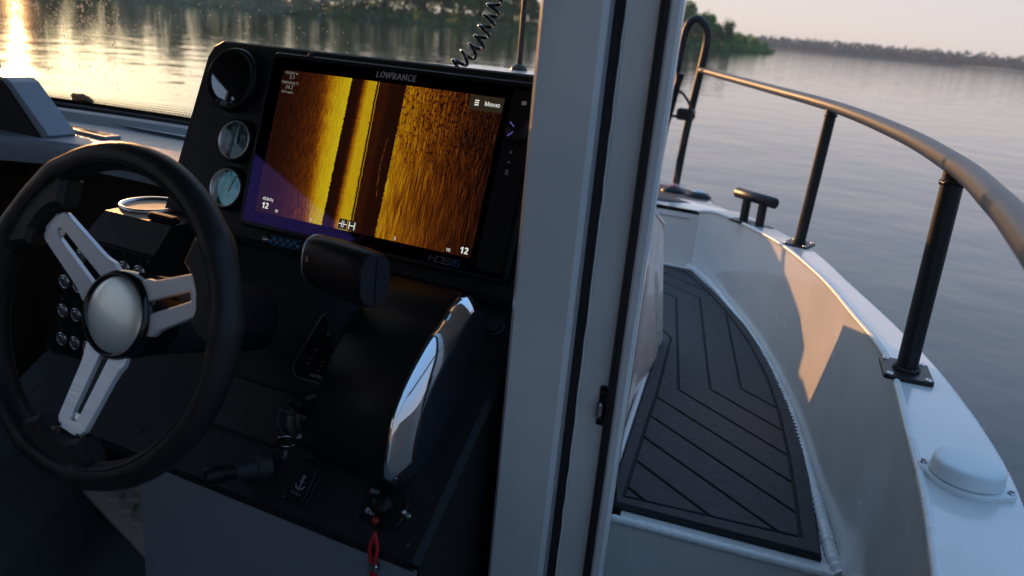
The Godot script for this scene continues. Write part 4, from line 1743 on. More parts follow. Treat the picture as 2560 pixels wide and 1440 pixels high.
# ------------------------------------------------------------------ steering wheel
func wheel() -> void:
	var o := Vector3(-0.674, EYE - 0.311, -0.512)
	var til := deg_to_rad(17.5)
	var x := panel_frame(o, Vector3(0, sin(til), cos(til)))
	x = x * shift(0, 0, 0, deg_to_rad(-8.0))
	var t := thing("steering_wheel", "black leather steering wheel with three brushed metal spokes", "steering wheel", x)
	# rim: smooth outer leather, dimpled inner face, three smooth grips at the spokes
	var R := 0.1600
	var seg := 144
	var ns := 22
	var rings := []
	for i in seg:
		var a := TAU * i / seg
		var d := Vector3(cos(a), sin(a), 0)
		var near := 1.0
		for s in [30.0, 150.0, 270.0]:
			near = minf(near, absf(angle_difference(a, deg_to_rad(s))) / deg_to_rad(22.0))
		var thick := 0.0146 + 0.0020 * smoothstep(1.0, 0.6, near) * smoothstep(0.25, 0.7, near)
		var ring := []
		for k in ns:
			var w := TAU * k / ns
			var pinch := 1.0 - 0.04 * pow(maxf(0.0, cos(w - 2.3)), 12.0)
			ring.append(d * (R + cos(w) * thick * 1.0 * pinch) + Vector3(0, 0, sin(w) * (thick + 0.001) * pinch))
		rings.append(ring)
	var outer := MB.new().smooth(1)
	var inner := MB.new().smooth(1)
	for i in seg:
		var A: Array = rings[i]
		var B: Array = rings[(i + 1) % seg]
		for k in ns:
			var l := (k + 1) % ns
			var w := TAU * (k + 0.5) / ns
			var b: MB = inner if w > 2.1 and w < 4.2 else outer
			b.quad(A[k], B[k], B[l], A[l])
	part(t, "rim", outer, M.leather)
	part(t, "rim_inner_face", inner, M.leather_dimpled)
	for w in [2.1, 4.2]:
		var seam := []
		for i in 120:
			var a := TAU * i / 120
			seam.append(Vector3(cos(a), sin(a), 0) * (R + cos(w) * 0.0150) + Vector3(0, 0, sin(w) * 0.0158))
		part(t, "seam", MB.new().tube(seam, 0.0007, 5, true), M.ceramic_black)
	# spokes: two-pronged plates
	var depth := -0.030
	for s in [30.0, 150.0, 270.0]:
		var sx := shift(0, 0, depth, deg_to_rad(s)) * Transform3D(Basis(Vector3.UP, -0.19), Vector3.ZERO)
		var op := PackedVector2Array([Vector2(0.030, -0.0265), Vector2(0.046, -0.0295), Vector2(0.056, -0.026), Vector2(0.066, -0.0245), Vector2(0.095, -0.0225), Vector2(0.122, -0.0205), Vector2(0.127, -0.017), Vector2(0.1275, -0.0125), Vector2(0.1305, -0.011), Vector2(0.1305, 0.011), Vector2(0.1275, 0.0125), Vector2(0.127, 0.017), Vector2(0.122, 0.0205), Vector2(0.095, 0.0225), Vector2(0.066, 0.0245), Vector2(0.056, 0.026), Vector2(0.046, 0.0295), Vector2(0.030, 0.0265)])
		var slot := PackedVector2Array([Vector2(0.118, 0.0012), Vector2(0.1165, 0.0042), Vector2(0.112, 0.0052), Vector2(0.030, 0.0068), Vector2(0.030, -0.0068), Vector2(0.112, -0.0052), Vector2(0.1165, -0.0042), Vector2(0.118, -0.0012)])
		var full := PackedVector2Array()
		# one outline: round the prongs and back along the slot
		full.append_array(op)
		full.append(Vector2(0.030, 0.0068))
		full.append(Vector2(0.112, 0.0052))
		full.append(Vector2(0.1165, 0.0042))
		full.append(Vector2(0.118, 0.0012))
		full.append(Vector2(0.118, -0.0012))
		full.append(Vector2(0.1165, -0.0042))
		full.append(Vector2(0.112, -0.0052))
		full.append(Vector2(0.030, -0.0068))
		var b := MB.new().at(sx)
		b.prism(full, -0.0030, 0.0035, 0.0009)
		var sp := part(t, "spoke", b, M.brushed)
		# recessed step along the slot
		b = MB.new().at(sx)
		b.box(Vector3(0.115, 0, -0.001), Vector3(0.010, 0.009, 0.003), 0.0006)
		part(sp, "slot_end", b, M.satin_steel)
		# moulded grip where the spoke runs into the rim
		b = MB.new().at(sx)
		b.at(shift(0, 0, -0.004, deg_to_rad(s)))
		b.prism(PackedVector2Array([Vector2(0.120, -0.030), Vector2(0.128, -0.016), Vector2(0.130, 0.0), Vector2(0.128, 0.016), Vector2(0.120, 0.030), Vector2(0.136, 0.052), Vector2(0.152, 0.050), Vector2(0.158, 0.0), Vector2(0.152, -0.050), Vector2(0.136, -0.052)]), -0.008, 0.0155, 0.005)
		part(t, "spoke_grip", b, M.leather)
	# hub
	var b := MB.new()
	b.at(shift(0, 0, -0.022))
	b.lathe([Vector2(0.043, -0.04), Vector2(0.046, -0.015), Vector2(0.0470, -0.006), Vector2(0.0462, 0.004), Vector2(0.0435, 0.009), Vector2(0.0410, 0.0095), Vector2(0.0390, 0.006)], 64)
	part(t, "hub_ring", b, M.black_gloss)
	b = MB.new()
	var dome := []
	for k in 15:
		var a := k / 14.0
		dome.append(Vector2(0.0392 * cos(a * PI / 2), 0.0060 + 0.0045 * sin(a * PI / 2) - 0.022))
	dome[14] = Vector2(0.0, 0.0105 - 0.022)
	b.lathe(dome, 64)
	part(t, "hub_cap", b, hub_metal(), "domed silver horn cap in the middle of the wheel")
	# column behind
	b = MB.new()
	b.lathe([Vector2(0.020, -0.24), Vector2(0.042, -0.22), Vector2(0.042, -0.10), Vector2(0.043, -0.06)], 40)
	part(t, "column", b, M.soft_black)


func hub_metal() -> StandardMaterial3D:
	var m := mat("hub_metal", Color(0.68, 0.77, 0.74), 0.3, 0.6)
	m.clearcoat_enabled = true
	m.clearcoat = 0.8
	m.clearcoat_roughness = 0.04
	return m


# ------------------------------------------------------------------ throttle
func throttle() -> void:
	var base := P(-0.45, 0.42, -0.73)
	var t := thing("throttle_control", "black throttle control box with a chrome edge and a tilted grip lever", "throttle", place(base))
	var here := place(-base)
	# side outline, (z, height) pairs going round
	var outer := [[-0.812, 0.352], [-0.798, 0.311], [-0.776, 0.2985], [-0.750, 0.303], [-0.724, 0.318], [-0.703, 0.328], [-0.684, 0.341], [-0.660, 0.362], [-0.641, 0.386], [-0.629, 0.418], [-0.623, 0.450], [-0.627, 0.470], [-0.640, 0.482], [-0.665, 0.479]]
	var poly := PackedVector2Array()
	for p in outer:
		poly.append(Vector2(p[0], EYE - p[1]))
	# local: x = z of boat, y = height, pulled along boat x
	var to_boat := Transform3D(Basis(Vector3(0, 0, 1), Vector3(0, 1, 0), Vector3(-1, 0, 0)), Vector3.ZERO)
	var pts3 := []
	for p in poly:
		pts3.append(Vector3(p.x, p.y, 0))
	var fine_poly := PackedVector2Array()
	for p in spline(pts3, 5):
		fine_poly.append(Vector2(p.x, p.y))
	var b := MB.new().at(here * to_boat)
	b.prism(fine_poly, 0.402, 0.507, 0.006, true, true)
	part(t, "housing", b, M.black_plastic)
	# chrome edge strip wrapped round the starboard rim of the housing, widest at the bottom
	var face_poly := PackedVector2Array()
	for p in [[-0.806, 0.355], [-0.792, 0.324], [-0.771, 0.311], [-0.750, 0.321], [-0.729, 0.335], [-0.710, 0.347], [-0.693, 0.361], [-0.672, 0.382], [-0.657, 0.404], [-0.6485, 0.428], [-0.645, 0.448], [-0.648, 0.460], [-0.668, 0.4735]]:
		face_poly.append(Vector2(p[0], EYE - p[1]))
	for k in range(2, 13):
		var po := Vector2(outer[k][0], EYE - outer[k][1])
		face_poly[k] = po + (face_poly[k] - po) * 1.3
	b = MB.new().at(here)
	b.smooth(1)
	var op3 := []
	var fp3 := []
	for k in 13:
		op3.append(Vector3(outer[k][0], EYE - outer[k][1], 0))
		fp3.append(Vector3(face_poly[k].x, face_poly[k].y, 0))
	op3 = spline(op3, 5)
	fp3 = spline(fp3, 5)
	face_poly = PackedVector2Array()
	for q in fp3:
		face_poly.append(Vector2(q.x, q.y))
	var n := op3.size()
	var ra := []
	var rb := []
	var rc := []
	for i in n:
		ra.append(Vector3(-0.4045, op3[i].y + 0.0007, op3[i].x + 0.0006))
		rb.append(Vector3(-0.396, op3[i].y - 0.0005, op3[i].x - 0.0005))
		var fp := face_poly[i]
		rc.append(Vector3(-0.3875, fp.y, fp.x))
	b.smooth(1)
	b.grid([rb, ra])
	b.grid([rc, rb])
	part(t, "chrome_edge", b, M.chrome)
	b = MB.new().at(here * to_boat)
	b.prism(face_poly, 0.384, 0.404)
	part(t, "side_inlay", b, M.soft_black)
	b = MB.new().at(here * Transform3D(Basis(), P(-0.489, 0.470, -0.634)))
	b.lathe([Vector2(0.0068, -0.003), Vector2(0.0066, 0.0006), Vector2(0.0048, 0.0030), Vector2(0.0022, 0.0040), Vector2(0.0, 0.0042)], 24)
	part(t, "push_button", b, M.steel)
	# lever
	b = MB.new().at(here * to_boat)
	b.prism(PackedVector2Array([Vector2(-0.756, EYE - 0.44), Vector2(-0.715, EYE - 0.425), Vector2(-0.664, EYE - 0.288), Vector2(-0.684, EYE - 0.272), Vector2(-0.712, EYE - 0.300)]), 0.511, 0.531, 0.004)
	part(t, "lever_arm", b, M.soft_black)
	# grip: a fat rounded bar across the lever
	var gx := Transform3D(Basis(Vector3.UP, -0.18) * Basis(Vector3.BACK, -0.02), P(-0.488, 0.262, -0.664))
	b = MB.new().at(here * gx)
	b.smooth(1)
	var rows := []
	var secs := [[-0.0475, 0.80], [-0.0465, 0.90], [-0.044, 0.96], [-0.035, 1.0], [-0.01, 1.05], [0.02, 1.06], [0.036, 1.03], [0.0405, 0.99], [0.0425, 0.93]]
	for s in secs:
		var ring := []
		for k in 36:
			var a := TAU * k / 36
			var c := cos(a)
			var sn := sin(a)
			var y: float = signf(sn) * pow(absf(sn), 0.75) * 0.029 * s[1]
			var z: float = signf(c) * pow(absf(c), 0.75) * 0.0225 * s[1]
			ring.append(Vector3(s[0], y + z * 0.25, z - y * 0.1))
		rows.append(ring)
	b.grid(rows, true)
	b.flat()
	for k in range(1, 35):
		b.tri(rows[0][0], rows[0][k], rows[0][k + 1])
	var grip := part(t, "grip", b, M.black_plastic)
	b = MB.new().at(here * gx)
	for k in range(1, 35):
		b.tri(rows[-1][0], rows[-1][k + 1], rows[-1][k])
	part(grip, "end_cap", b, M.soft_black)
	b = MB.new().at(here * gx)
	b.box(Vector3(0.0431, 0.0, 0.0), Vector3(0.0008, 0.050, 0.0010))
	part(grip, "end_seam", b, M.ceramic_black)
	b = MB.new().at(here * gx)
	var cr := []
	for k in 36:
		var p: Vector3 = rows[1][k]
		cr.append(p * Vector3(1, 1.03, 1.03))
	b.tube(cr, 0.0011, 6, true)
	part(grip, "steel_ring", b, M.steel)
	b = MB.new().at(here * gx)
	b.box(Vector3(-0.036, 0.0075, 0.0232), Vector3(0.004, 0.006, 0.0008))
	part(grip, "grip_mark", b, M.satin_steel)  # small steel-coloured mark on the grip
	# trim key pad beside it
	var kx := slope * shift(0.035, -0.118, 0.0006)
	var pad := thing("trim_keypad", "black trim keypad outlined in silver beside the throttle", "keypad", kx)
	b = MB.new()
	b.prism(rrect(0.083, 0.098, 0.018, 6), 0.0, 0.004, 0.001)
	part(pad, "keypad_face", b, M.black_gloss)
	b = MB.new()
	b.frame(rrect(0.0865, 0.1015, 0.0195, 6), rrect(0.083, 0.098, 0.018, 6), 0.0, 0.0046)
	part(pad, "silver_outline", b, M.satin_steel)
	letters(pad, "keypad_print", "AUTO", shift(0.016, 0.012, 0.0043), 0.0058, M.print_grey)
	for q in [[-0.016, 0.018], [0.005, -0.010]]:
		b = MB.new()
		b.tube([Vector3(q[0] - 0.006, q[1] + 0.001, 0.0043), Vector3(q[0] - 0.004, q[1] - 0.004, 0.0043), Vector3(q[0] + 0.004, q[1] - 0.004, 0.0043), Vector3(q[0] + 0.007, q[1] + 0.001, 0.0043)], 0.0005, 5, true)
		b.tube([Vector3(q[0] - 0.003, q[1] + 0.007, 0.0043), Vector3(q[0], q[1] + 0.004, 0.0043), Vector3(q[0] - 0.003, q[1] + 0.003, 0.0043)], 0.0005, 5)
		part(pad, "boat_symbol", b, M.print_grey)
	for k in 3:
		for j in 4:
			part(pad, "level_mark", MB.new().box(Vector3(-0.024 + 0.020 * k, -0.010 - 0.0065 * j - (0.012 if k else 0.0), 0.0043), Vector3(0.0035, 0.0016, 0.0003)), M.print_dim)
	letters(pad, "keypad_print", "LECTROTAB", shift(0.002, -0.0425, 0.0043), 0.0038, M.print_grey, false, true, true)


# ------------------------------------------------------------------ small controls
func small_controls() -> void:
	# ignition switch
	var t := thing("ignition_switch", "round black ignition switch marked off, on and start", "switch", slope * shift(0.057, -0.211, 0.0))
	var b := MB.new()
	b.lathe([Vector2(0.034, 0.0), Vector2(0.034, 0.004), Vector2(0.031, 0.008), Vector2(0.020, 0.0095), Vector2(0.013, 0.0095), Vector2(0.012, 0.013), Vector2(0.0, 0.0135)], 44)
	part(t, "switch_body", b, M.black_plastic)
	var wds := ["OFF", "ACC", "ON", "START"]
	for k in 4:
		var a: float = [0.55, 0.0, -0.5, -1.15][k]
		letters(t, "switch_print", wds[k], Transform3D(Basis(Vector3.BACK, a), Vector3(-sin(a) * 0.0262, cos(a) * 0.0262, 0.0092)), 0.0056, M.print_grey)
	b = MB.new()
	b.prism(PackedVector2Array([Vector2(-0.003, -0.029), Vector2(0.002, -0.028), Vector2(0.003, -0.024), Vector2(-0.001, -0.022)]), 0.0085, 0.0098)
	part(t, "drip_mark", b, M.print_grey)
	# key with rings
	var kx := slope * shift(0.057, -0.211, 0.0135)
	var key := thing("ignition_key", "black-headed ignition key with a steel split ring hanging from the switch", "key", kx)
	b = MB.new().at(Transform3D(Basis(Vector3.RIGHT, PI / 2) , Vector3(0, 0, 0.0)) * Transform3D(Basis(Vector3.UP, 0.0), Vector3.ZERO))
	b.prism(rrect(0.022, 0.030, 0.008, 5, Vector2(-0.004, 0.018)), -0.003, 0.003, 0.001)
	part(key, "key_head", b, M.black_plastic)
	var inv := kx.affine_inverse()
	var rp := P(-0.553, 0.478, -0.645)
	b = MB.new().at(inv * Transform3D(Basis(Vector3.RIGHT, 0.6) * Basis(Vector3.UP, 0.5), rp))
	var ring := []
	for k in 32:
		ring.append(Vector3(cos(TAU * k / 32), sin(TAU * k / 32), 0) * 0.0115)
	b.tube(ring, 0.0009, 7, true)
	part(key, "split_ring", b, M.steel)
	b = MB.new().at(inv)
	b.tube([rp + Vector3(0.0, -0.0115, 0.001), rp + Vector3(-0.003, -0.022, 0.003), rp + Vector3(-0.005, -0.029, 0.004)], 0.0022, 8, false, [0.0016, 0.0026, 0.0022])
	part(key, "snap_hook", b, M.chrome)
	b = MB.new().at(inv)
	b.tube([rp + Vector3(-0.004, 0.006, 0.0), rp + Vector3(-0.011, 0.022, 0.003), rp + Vector3(-0.012, 0.036, -0.004), rp + Vector3(0.003, 0.030, -0.012)], 0.003, 8)
	part(key, "strap", b, M.rubber)
	b = MB.new().at(inv)
	b.tube([rp + Vector3(0.001, -0.0115, 0.001), rp + Vector3(0.004, -0.035, 0.006), rp + Vector3(0.006, -0.055, 0.010)], 0.0006, 5)
	part(key, "chain", b, M.steel)
	# rubber-booted joystick
	var jx := slope * shift(0.024, -0.282, 0.0) * Transform3D((Basis(Vector3.RIGHT, 0.85) * Basis(Vector3.UP, -0.6)).scaled(Vector3.ONE * 0.88), Vector3.ZERO)
	var j := thing("joystick", "short black joystick with a ribbed rubber boot on the control panel", "joystick", jx)
	b = MB.new()
	var pr := [Vector2(0.021, -0.012), Vector2(0.021, 0.004)]
	for k in 5:
		pr.append(Vector2(0.0195 - 0.0017 * k, 0.006 + 0.006 * k))
		pr.append(Vector2(0.0165 - 0.0017 * k, 0.009 + 0.006 * k))
	b.lathe(pr, 30)
	part(j, "boot", b, M.rubber)
	b = MB.new()
	b.lathe([Vector2(0.0088, 0.030), Vector2(0.0092, 0.044), Vector2(0.0115, 0.048), Vector2(0.0122, 0.068), Vector2(0.0112, 0.0705), Vector2(0.0, 0.071)], 26)
	part(j, "knob", b, M.black_plastic)
	# windlass rocker with an anchor sign
	var wx := slope * shift(0.090, -0.281, 0.0)
	var w := thing("windlass_switch", "black rocker switch marked with a white anchor", "switch", wx)
	b = MB.new()
	b.prism(rrect(0.030, 0.050, 0.003, 3), 0.0, 0.004, 0.001)
	part(w, "frame", b, M.black_plastic)
	b = MB.new().at(Transform3D(Basis(Vector3.RIGHT, 0.10), Vector3(0, 0, 0.004)))
	b.prism(rrect(0.024, 0.043, 0.002, 3), 0.0, 0.0055, 0.001)
	var rk := part(w, "rocker", b, M.black_plastic)
	b = MB.new().at(Transform3D(Basis(Vector3.RIGHT, 0.10), Vector3(0, -0.004, 0.0098)))
	b.tube([Vector3(0, 0.006, 0), Vector3(0, -0.006, 0)], 0.0006, 6)
	b.tube([Vector3(-0.003, 0.0025, 0), Vector3(0.003, 0.0025, 0)], 0.0005, 6)
	b.tube([Vector3(-0.006, -0.002, 0), Vector3(-0.004, -0.0055, 0), Vector3(0, -0.007, 0), Vector3(0.004, -0.0055, 0), Vector3(0.006, -0.002, 0)], 0.0006, 6)
	var eye := []
	for k in 12:
		eye.append(Vector3(cos(TAU * k / 12) * 0.0016, 0.0076 + sin(TAU * k / 12) * 0.0016, 0))
	b.tube(eye, 0.0005, 6, true)
	part(rk, "anchor_symbol", b, M.print_grey)
	letters(rk, "switch_print", "Якорь", Transform3D(Basis(Vector3.RIGHT, 0.10), Vector3(0, -0.0155, 0.0093)), 0.0036, M.print_dim)
	# kill switch and its red lanyard
	var qx := slope * shift(0.194, -0.276, 0.0)
	var q := thing("kill_switch", "black engine stop switch marked run, with a steel toggle", "switch", qx)
	b = MB.new()
	b.prism(rrect(0.052, 0.040, 0.012, 5), 0.0, 0.006, 0.0015)
	part(q, "plate", b, M.black_plastic)
	b = MB.new()
	b.lathe([Vector2(0.013, 0.006), Vector2(0.0125, 0.014), Vector2(0.009, 0.018), Vector2(0.0, 0.0185)], 28)
	part(q, "stop_knob", b, M.black_plastic)
	letters(q, "switch_print", "RUN", shift(-0.010, -0.010, 0.0062), 0.0058, M.print_white, false, true)
	letters(q, "switch_print", "OFF", shift(-0.018, 0.011, 0.0062), 0.0046, M.print_grey, false, true)
	b = MB.new()
	b.lathe([Vector2(0.0035, 0.0), Vector2(0.0035, 0.0065), Vector2(0.0, 0.008)], 14)
	part(q, "red_dot", MB.new().at(shift(-0.002, -0.0165, 0.0)).lathe([Vector2(0.0042, 0.0), Vector2(0.0040, 0.0072), Vector2(0.0, 0.0082)], 16), M.red_plastic)
	part(q, "toggle", MB.new().at(shift(0.028, 0.000, 0.0)).lathe([Vector2(0.0042, 0.0), Vector2(0.0042, 0.004), Vector2(0.0024, 0.005), Vector2(0.0032, 0.015), Vector2(0.0, 0.0165)], 18), M.steel)
	var lp := P(-0.398, 0.520, -0.605)
	var l := thing("lanyard", "red coiled safety cord hanging from the engine stop switch", "cord", place(lp))
	for s in [-1.0, 1.0]:
		b = MB.new()
		b.tube(spline([Vector3(0, 0.004, 0.004), Vector3(s * 0.0045, -0.012, 0.006), Vector3(s * 0.0035, -0.026, 0.006), Vector3(s * 0.002, -0.040, 0.006), Vector3(0.004 + s * 0.003, -0.062, 0.008)], 6), 0.0023, 9)
		part(l, "cord_strand", b, M.red_cord)
	b = MB.new()
	b.box(Vector3(0.001, -0.036, 0.006), Vector3(0.013, 0.010, 0.009), 0.002)
	part(l, "ferrule", b, M.steel)
	b = MB.new()
	b.tube(spline([Vector3(0.002, -0.045, 0.007), Vector3(0.006, -0.066, 0.010), Vector3(0.014, -0.085, 0.016), Vector3(0.030, -0.102, 0.022), Vector3(0.060, -0.130, 0.03)], 6), 0.0028, 9)
	part(l, "cord", b, M.red_cord)
	b = MB.new()
	b.tube(spline([Vector3(-0.010, -0.092, 0.012), Vector3(0.008, -0.099, 0.014), Vector3(0.03, -0.112, 0.02), Vector3(0.05, -0.135, 0.02)], 6), 0.0026, 9)
	part(l, "cord", b, M.red_cord)
	# socket under the display and a screw cap at its starboard end
	var us := thing("charging_socket", "small black charging socket under the sonar display", "socket", slope * shift(0.064, -0.006, 0.0))
	b = MB.new()
	b.prism(rrect(0.026, 0.014, 0.004, 3), 0.0, 0.004, 0.001)
	part(us, "socket_plate", b, M.black_plastic)
	b = MB.new()
	b.frame(rrect(0.012, 0.006, 0.0025, 3, Vector2(-0.005, 0)), rrect(0.010, 0.004, 0.0018, 3, Vector2(-0.005, 0)), 0.004, 0.0047)
	part(us, "port_rim", b, M.print_grey)
	var kn := thing("dimmer_knob", "small round black knob by the door post under the sonar display", "knob", slope * shift(0.222, -0.035, 0.0))
	b = MB.new()
	b.lathe([Vector2(0.012, 0.0), Vector2(0.012, 0.006), Vector2(0.0100, 0.007), Vector2(0.0100, 0.012), Vector2(0.0, 0.013)], 26, false)
	part(kn, "knob_body", b, M.rubber)


# ------------------------------------------------------------------ switch pod
func switch_pod() -> void:
	var base := P(-0.99, 0.55, -0.80)
	var t := thing("switch_pod", "black angular pod with rows of round steel push buttons behind the wheel", "switch panel", place(base))
	var here := place(-base)
	var F := -0.757
	# corners: [x, h, z]; front face, chamfer and top narrow upwards
	var fr := [[-1.135, 0.55, F], [-0.886, 0.55, F], [-0.880, 0.345, F], [-1.022, 0.345, F]]
	var tf := [[-1.004, 0.307, -0.782], [-0.872, 0.307, -0.782]]
	var b := MB.new().at(here)
	var p := func(q: Array) -> Vector3: return P(q[0], q[1], q[2])
	var f0: Vector3 = p.call(fr[0])
	var f1: Vector3 = p.call(fr[1])
	var f2: Vector3 = p.call(fr[2])
	var f3: Vector3 = p.call(fr[3])
	var t0: Vector3 = p.call(tf[0])
	var t1: Vector3 = p.call(tf[1])
	var bk := func(v: Vector3) -> Vector3: return Vector3(v.x, v.y, -0.95)
	b.quad(f0, f1, f2, f3)
	b.quad(f3, f2, t1, t0)
	b.quad(t0, t1, bk.call(t1), bk.call(t0))
	b.quad(f1, bk.call(f1), bk.call(f2), f2)
	b.quad(f2, bk.call(f2), bk.call(t1), t1)
	b.quad(bk.call(f0), f0, f3, bk.call(f3))
	b.quad(bk.call(f3), f3, t0, bk.call(t0))
	part(t, "pod_shell", b, M.black_panel)
	# apron under the buttons, down to the edge of the control panel
	b = MB.new().at(here)
	var ap := [[F - 0.001, 0.548], [-0.665, 0.605], [-0.670, 0.617], [-0.80, 0.625]]
	for k in 3:
		b.quad(P(-1.125, ap[k + 1][1], ap[k + 1][0]), P(-0.887, ap[k + 1][1], ap[k + 1][0]), P(-0.887, ap[k][1], ap[k][0]), P(-1.125, ap[k][1], ap[k][0]))
	b.tri(P(-0.887, 0.548, F - 0.001), P(-0.887, 0.605, -0.665), P(-0.887, 0.625, -0.80))
	b.tri(P(-1.125, 0.548, F - 0.001), P(-1.125, 0.625, -0.80), P(-1.125, 0.605, -0.665))
	part(t, "apron", b, M.black_panel)
	# button plate
	var pn := place(P(-1.0, 0.445, F))
	b = MB.new().at(here * pn)
	b.prism(PackedVector2Array([Vector2(-0.128, -0.100), Vector2(0.110, -0.100), Vector2(0.117, 0.096), Vector2(-0.018, 0.096)]), 0.0003, 0.0022, 0.0005)
	var plate := part(t, "button_plate", b, M.black_plastic)
	for q in [[-0.119, -0.094], [0.104, -0.094], [0.112, 0.089]]:
		part(plate, "screw", MB.new().at(here * pn * shift(q[0], q[1], 0.0022)).lathe([Vector2(0.0034, 0), Vector2(0.0030, 0.0016), Vector2(0.0, 0.002)], 12), M.rubber)
	for r in 4:
		for c in 5:
			var x: float = [-0.026, -0.068, -0.078, -0.087][r] + 0.0295 * c
			var y := 0.070 - 0.0485 * r
			if x > 0.096:
				continue
			var bx := here * pn * shift(x, y, 0.0022)
			var btn := part(t, "push_button", MB.new().at(bx).lathe([Vector2(0.0108, 0.0), Vector2(0.0106, 0.0022), Vector2(0.0096, 0.0030), Vector2(0.0084, 0.0026), Vector2(0.0082, 0.0012)], 32), M.satin_steel)
			part(btn, "light_ring", MB.new().at(bx).lathe([Vector2(0.0083, 0.0012), Vector2(0.0083, 0.0020), Vector2(0.0072, 0.0020), Vector2(0.0071, 0.0010)], 32, false), M.black_plastic)
			part(btn, "button_cap", MB.new().at(bx).lathe([Vector2(0.0071, 0.0010), Vector2(0.0070, 0.0028), Vector2(0.0062, 0.0033), Vector2(0.0, 0.0034)], 32, false), M.satin_steel)
			# engraved sign over the button
			var sg := MB.new().at(here * pn * shift(x, y + 0.0185, 0.0024))
			match (r * 5 + c) % 4:
				0:
					for k in 4:
						sg.tube([Vector3(cos(k * 0.8 - 1.2), sin(k * 0.8 - 1.2), 0) * 0.0035, Vector3(cos(k * 0.8 - 1.2), sin(k * 0.8 - 1.2), 0) * 0.0058], 0.0003, 4)
					sg.tube([Vector3(-0.0035, -0.002, 0), Vector3(-0.001, 0.002, 0), Vector3(0.002, -0.001, 0)], 0.0003, 4)
				1:
					sg.tube([Vector3(-0.005, 0.004, 0), Vector3(-0.005, -0.001, 0), Vector3(0, -0.005, 0), Vector3(0.005, -0.001, 0), Vector3(0.005, 0.004, 0)], 0.00035, 4, true)
					sg.tube([Vector3(0, 0.0025, 0), Vector3(0, -0.0015, 0)], 0.0004, 4)
				2:
					sg.tube([Vector3(-0.005, 0, 0), Vector3(0.005, 0, 0)], 0.0003, 4)
					sg.tube([Vector3(-0.002, -0.004, 0), Vector3(-0.002, 0.003, 0)], 0.0003, 4)
					sg.tube([Vector3(0.002, -0.004, 0), Vector3(0.002, 0.005, 0)], 0.0003, 4)
				3:
					for k in 3:
						sg.tube([Vector3(-0.004, -0.003 + 0.003 * k, 0), Vector3(0.004, -0.0025 + 0.003 * k, 0)], 0.0003, 4)
			part(plate, "engraved_sign", sg, M.print_dim)
	# cup holder let into the top
	var cx := Transform3D(Basis(Vector3.RIGHT, -PI / 2), P(-0.982, 0.3068, -0.845))
	var cup := thing("cup_holder", "steel-rimmed black cup holder in the top of the switch pod", "cup holder", cx)
	b = MB.new()
	b.lathe([Vector2(0.0460, 0.0), Vector2(0.0460, 0.0025), Vector2(0.0442, 0.0045), Vector2(0.0404, 0.0040), Vector2(0.0386, 0.0015)], 56)
	part(cup, "steel_rim", b, M.satin_steel)
	b = MB.new()
	b.lathe([Vector2(0.0388, 0.0014), Vector2(0.0370, 0.0010), Vector2(0.033, 0.0006), Vector2(0.0, 0.0006)], 40)
	part(cup, "well", b, M.black_plastic)
	# small comb of contacts at the front edge of the pod
	var fx := thing("fuse_comb", "short row of brass teeth on the edge of the switch pod", "terminal strip", place(P(-0.898, 0.3065, -0.792)))
	part(fx, "strip", MB.new().box(Vector3(0, 0.004, 0), Vector3(0.05, 0.008, 0.012), 0.001), M.black_plastic)
	var brass := mat("brass", Color(0.55, 0.36, 0.12), 0.3, 1.0)
	for k in 9:
		part(fx, "tooth", MB.new().box(Vector3(-0.021 + 0.0052 * k, 0.0092, 0.0), Vector3(0.0026, 0.0024, 0.010), 0.0005), brass)


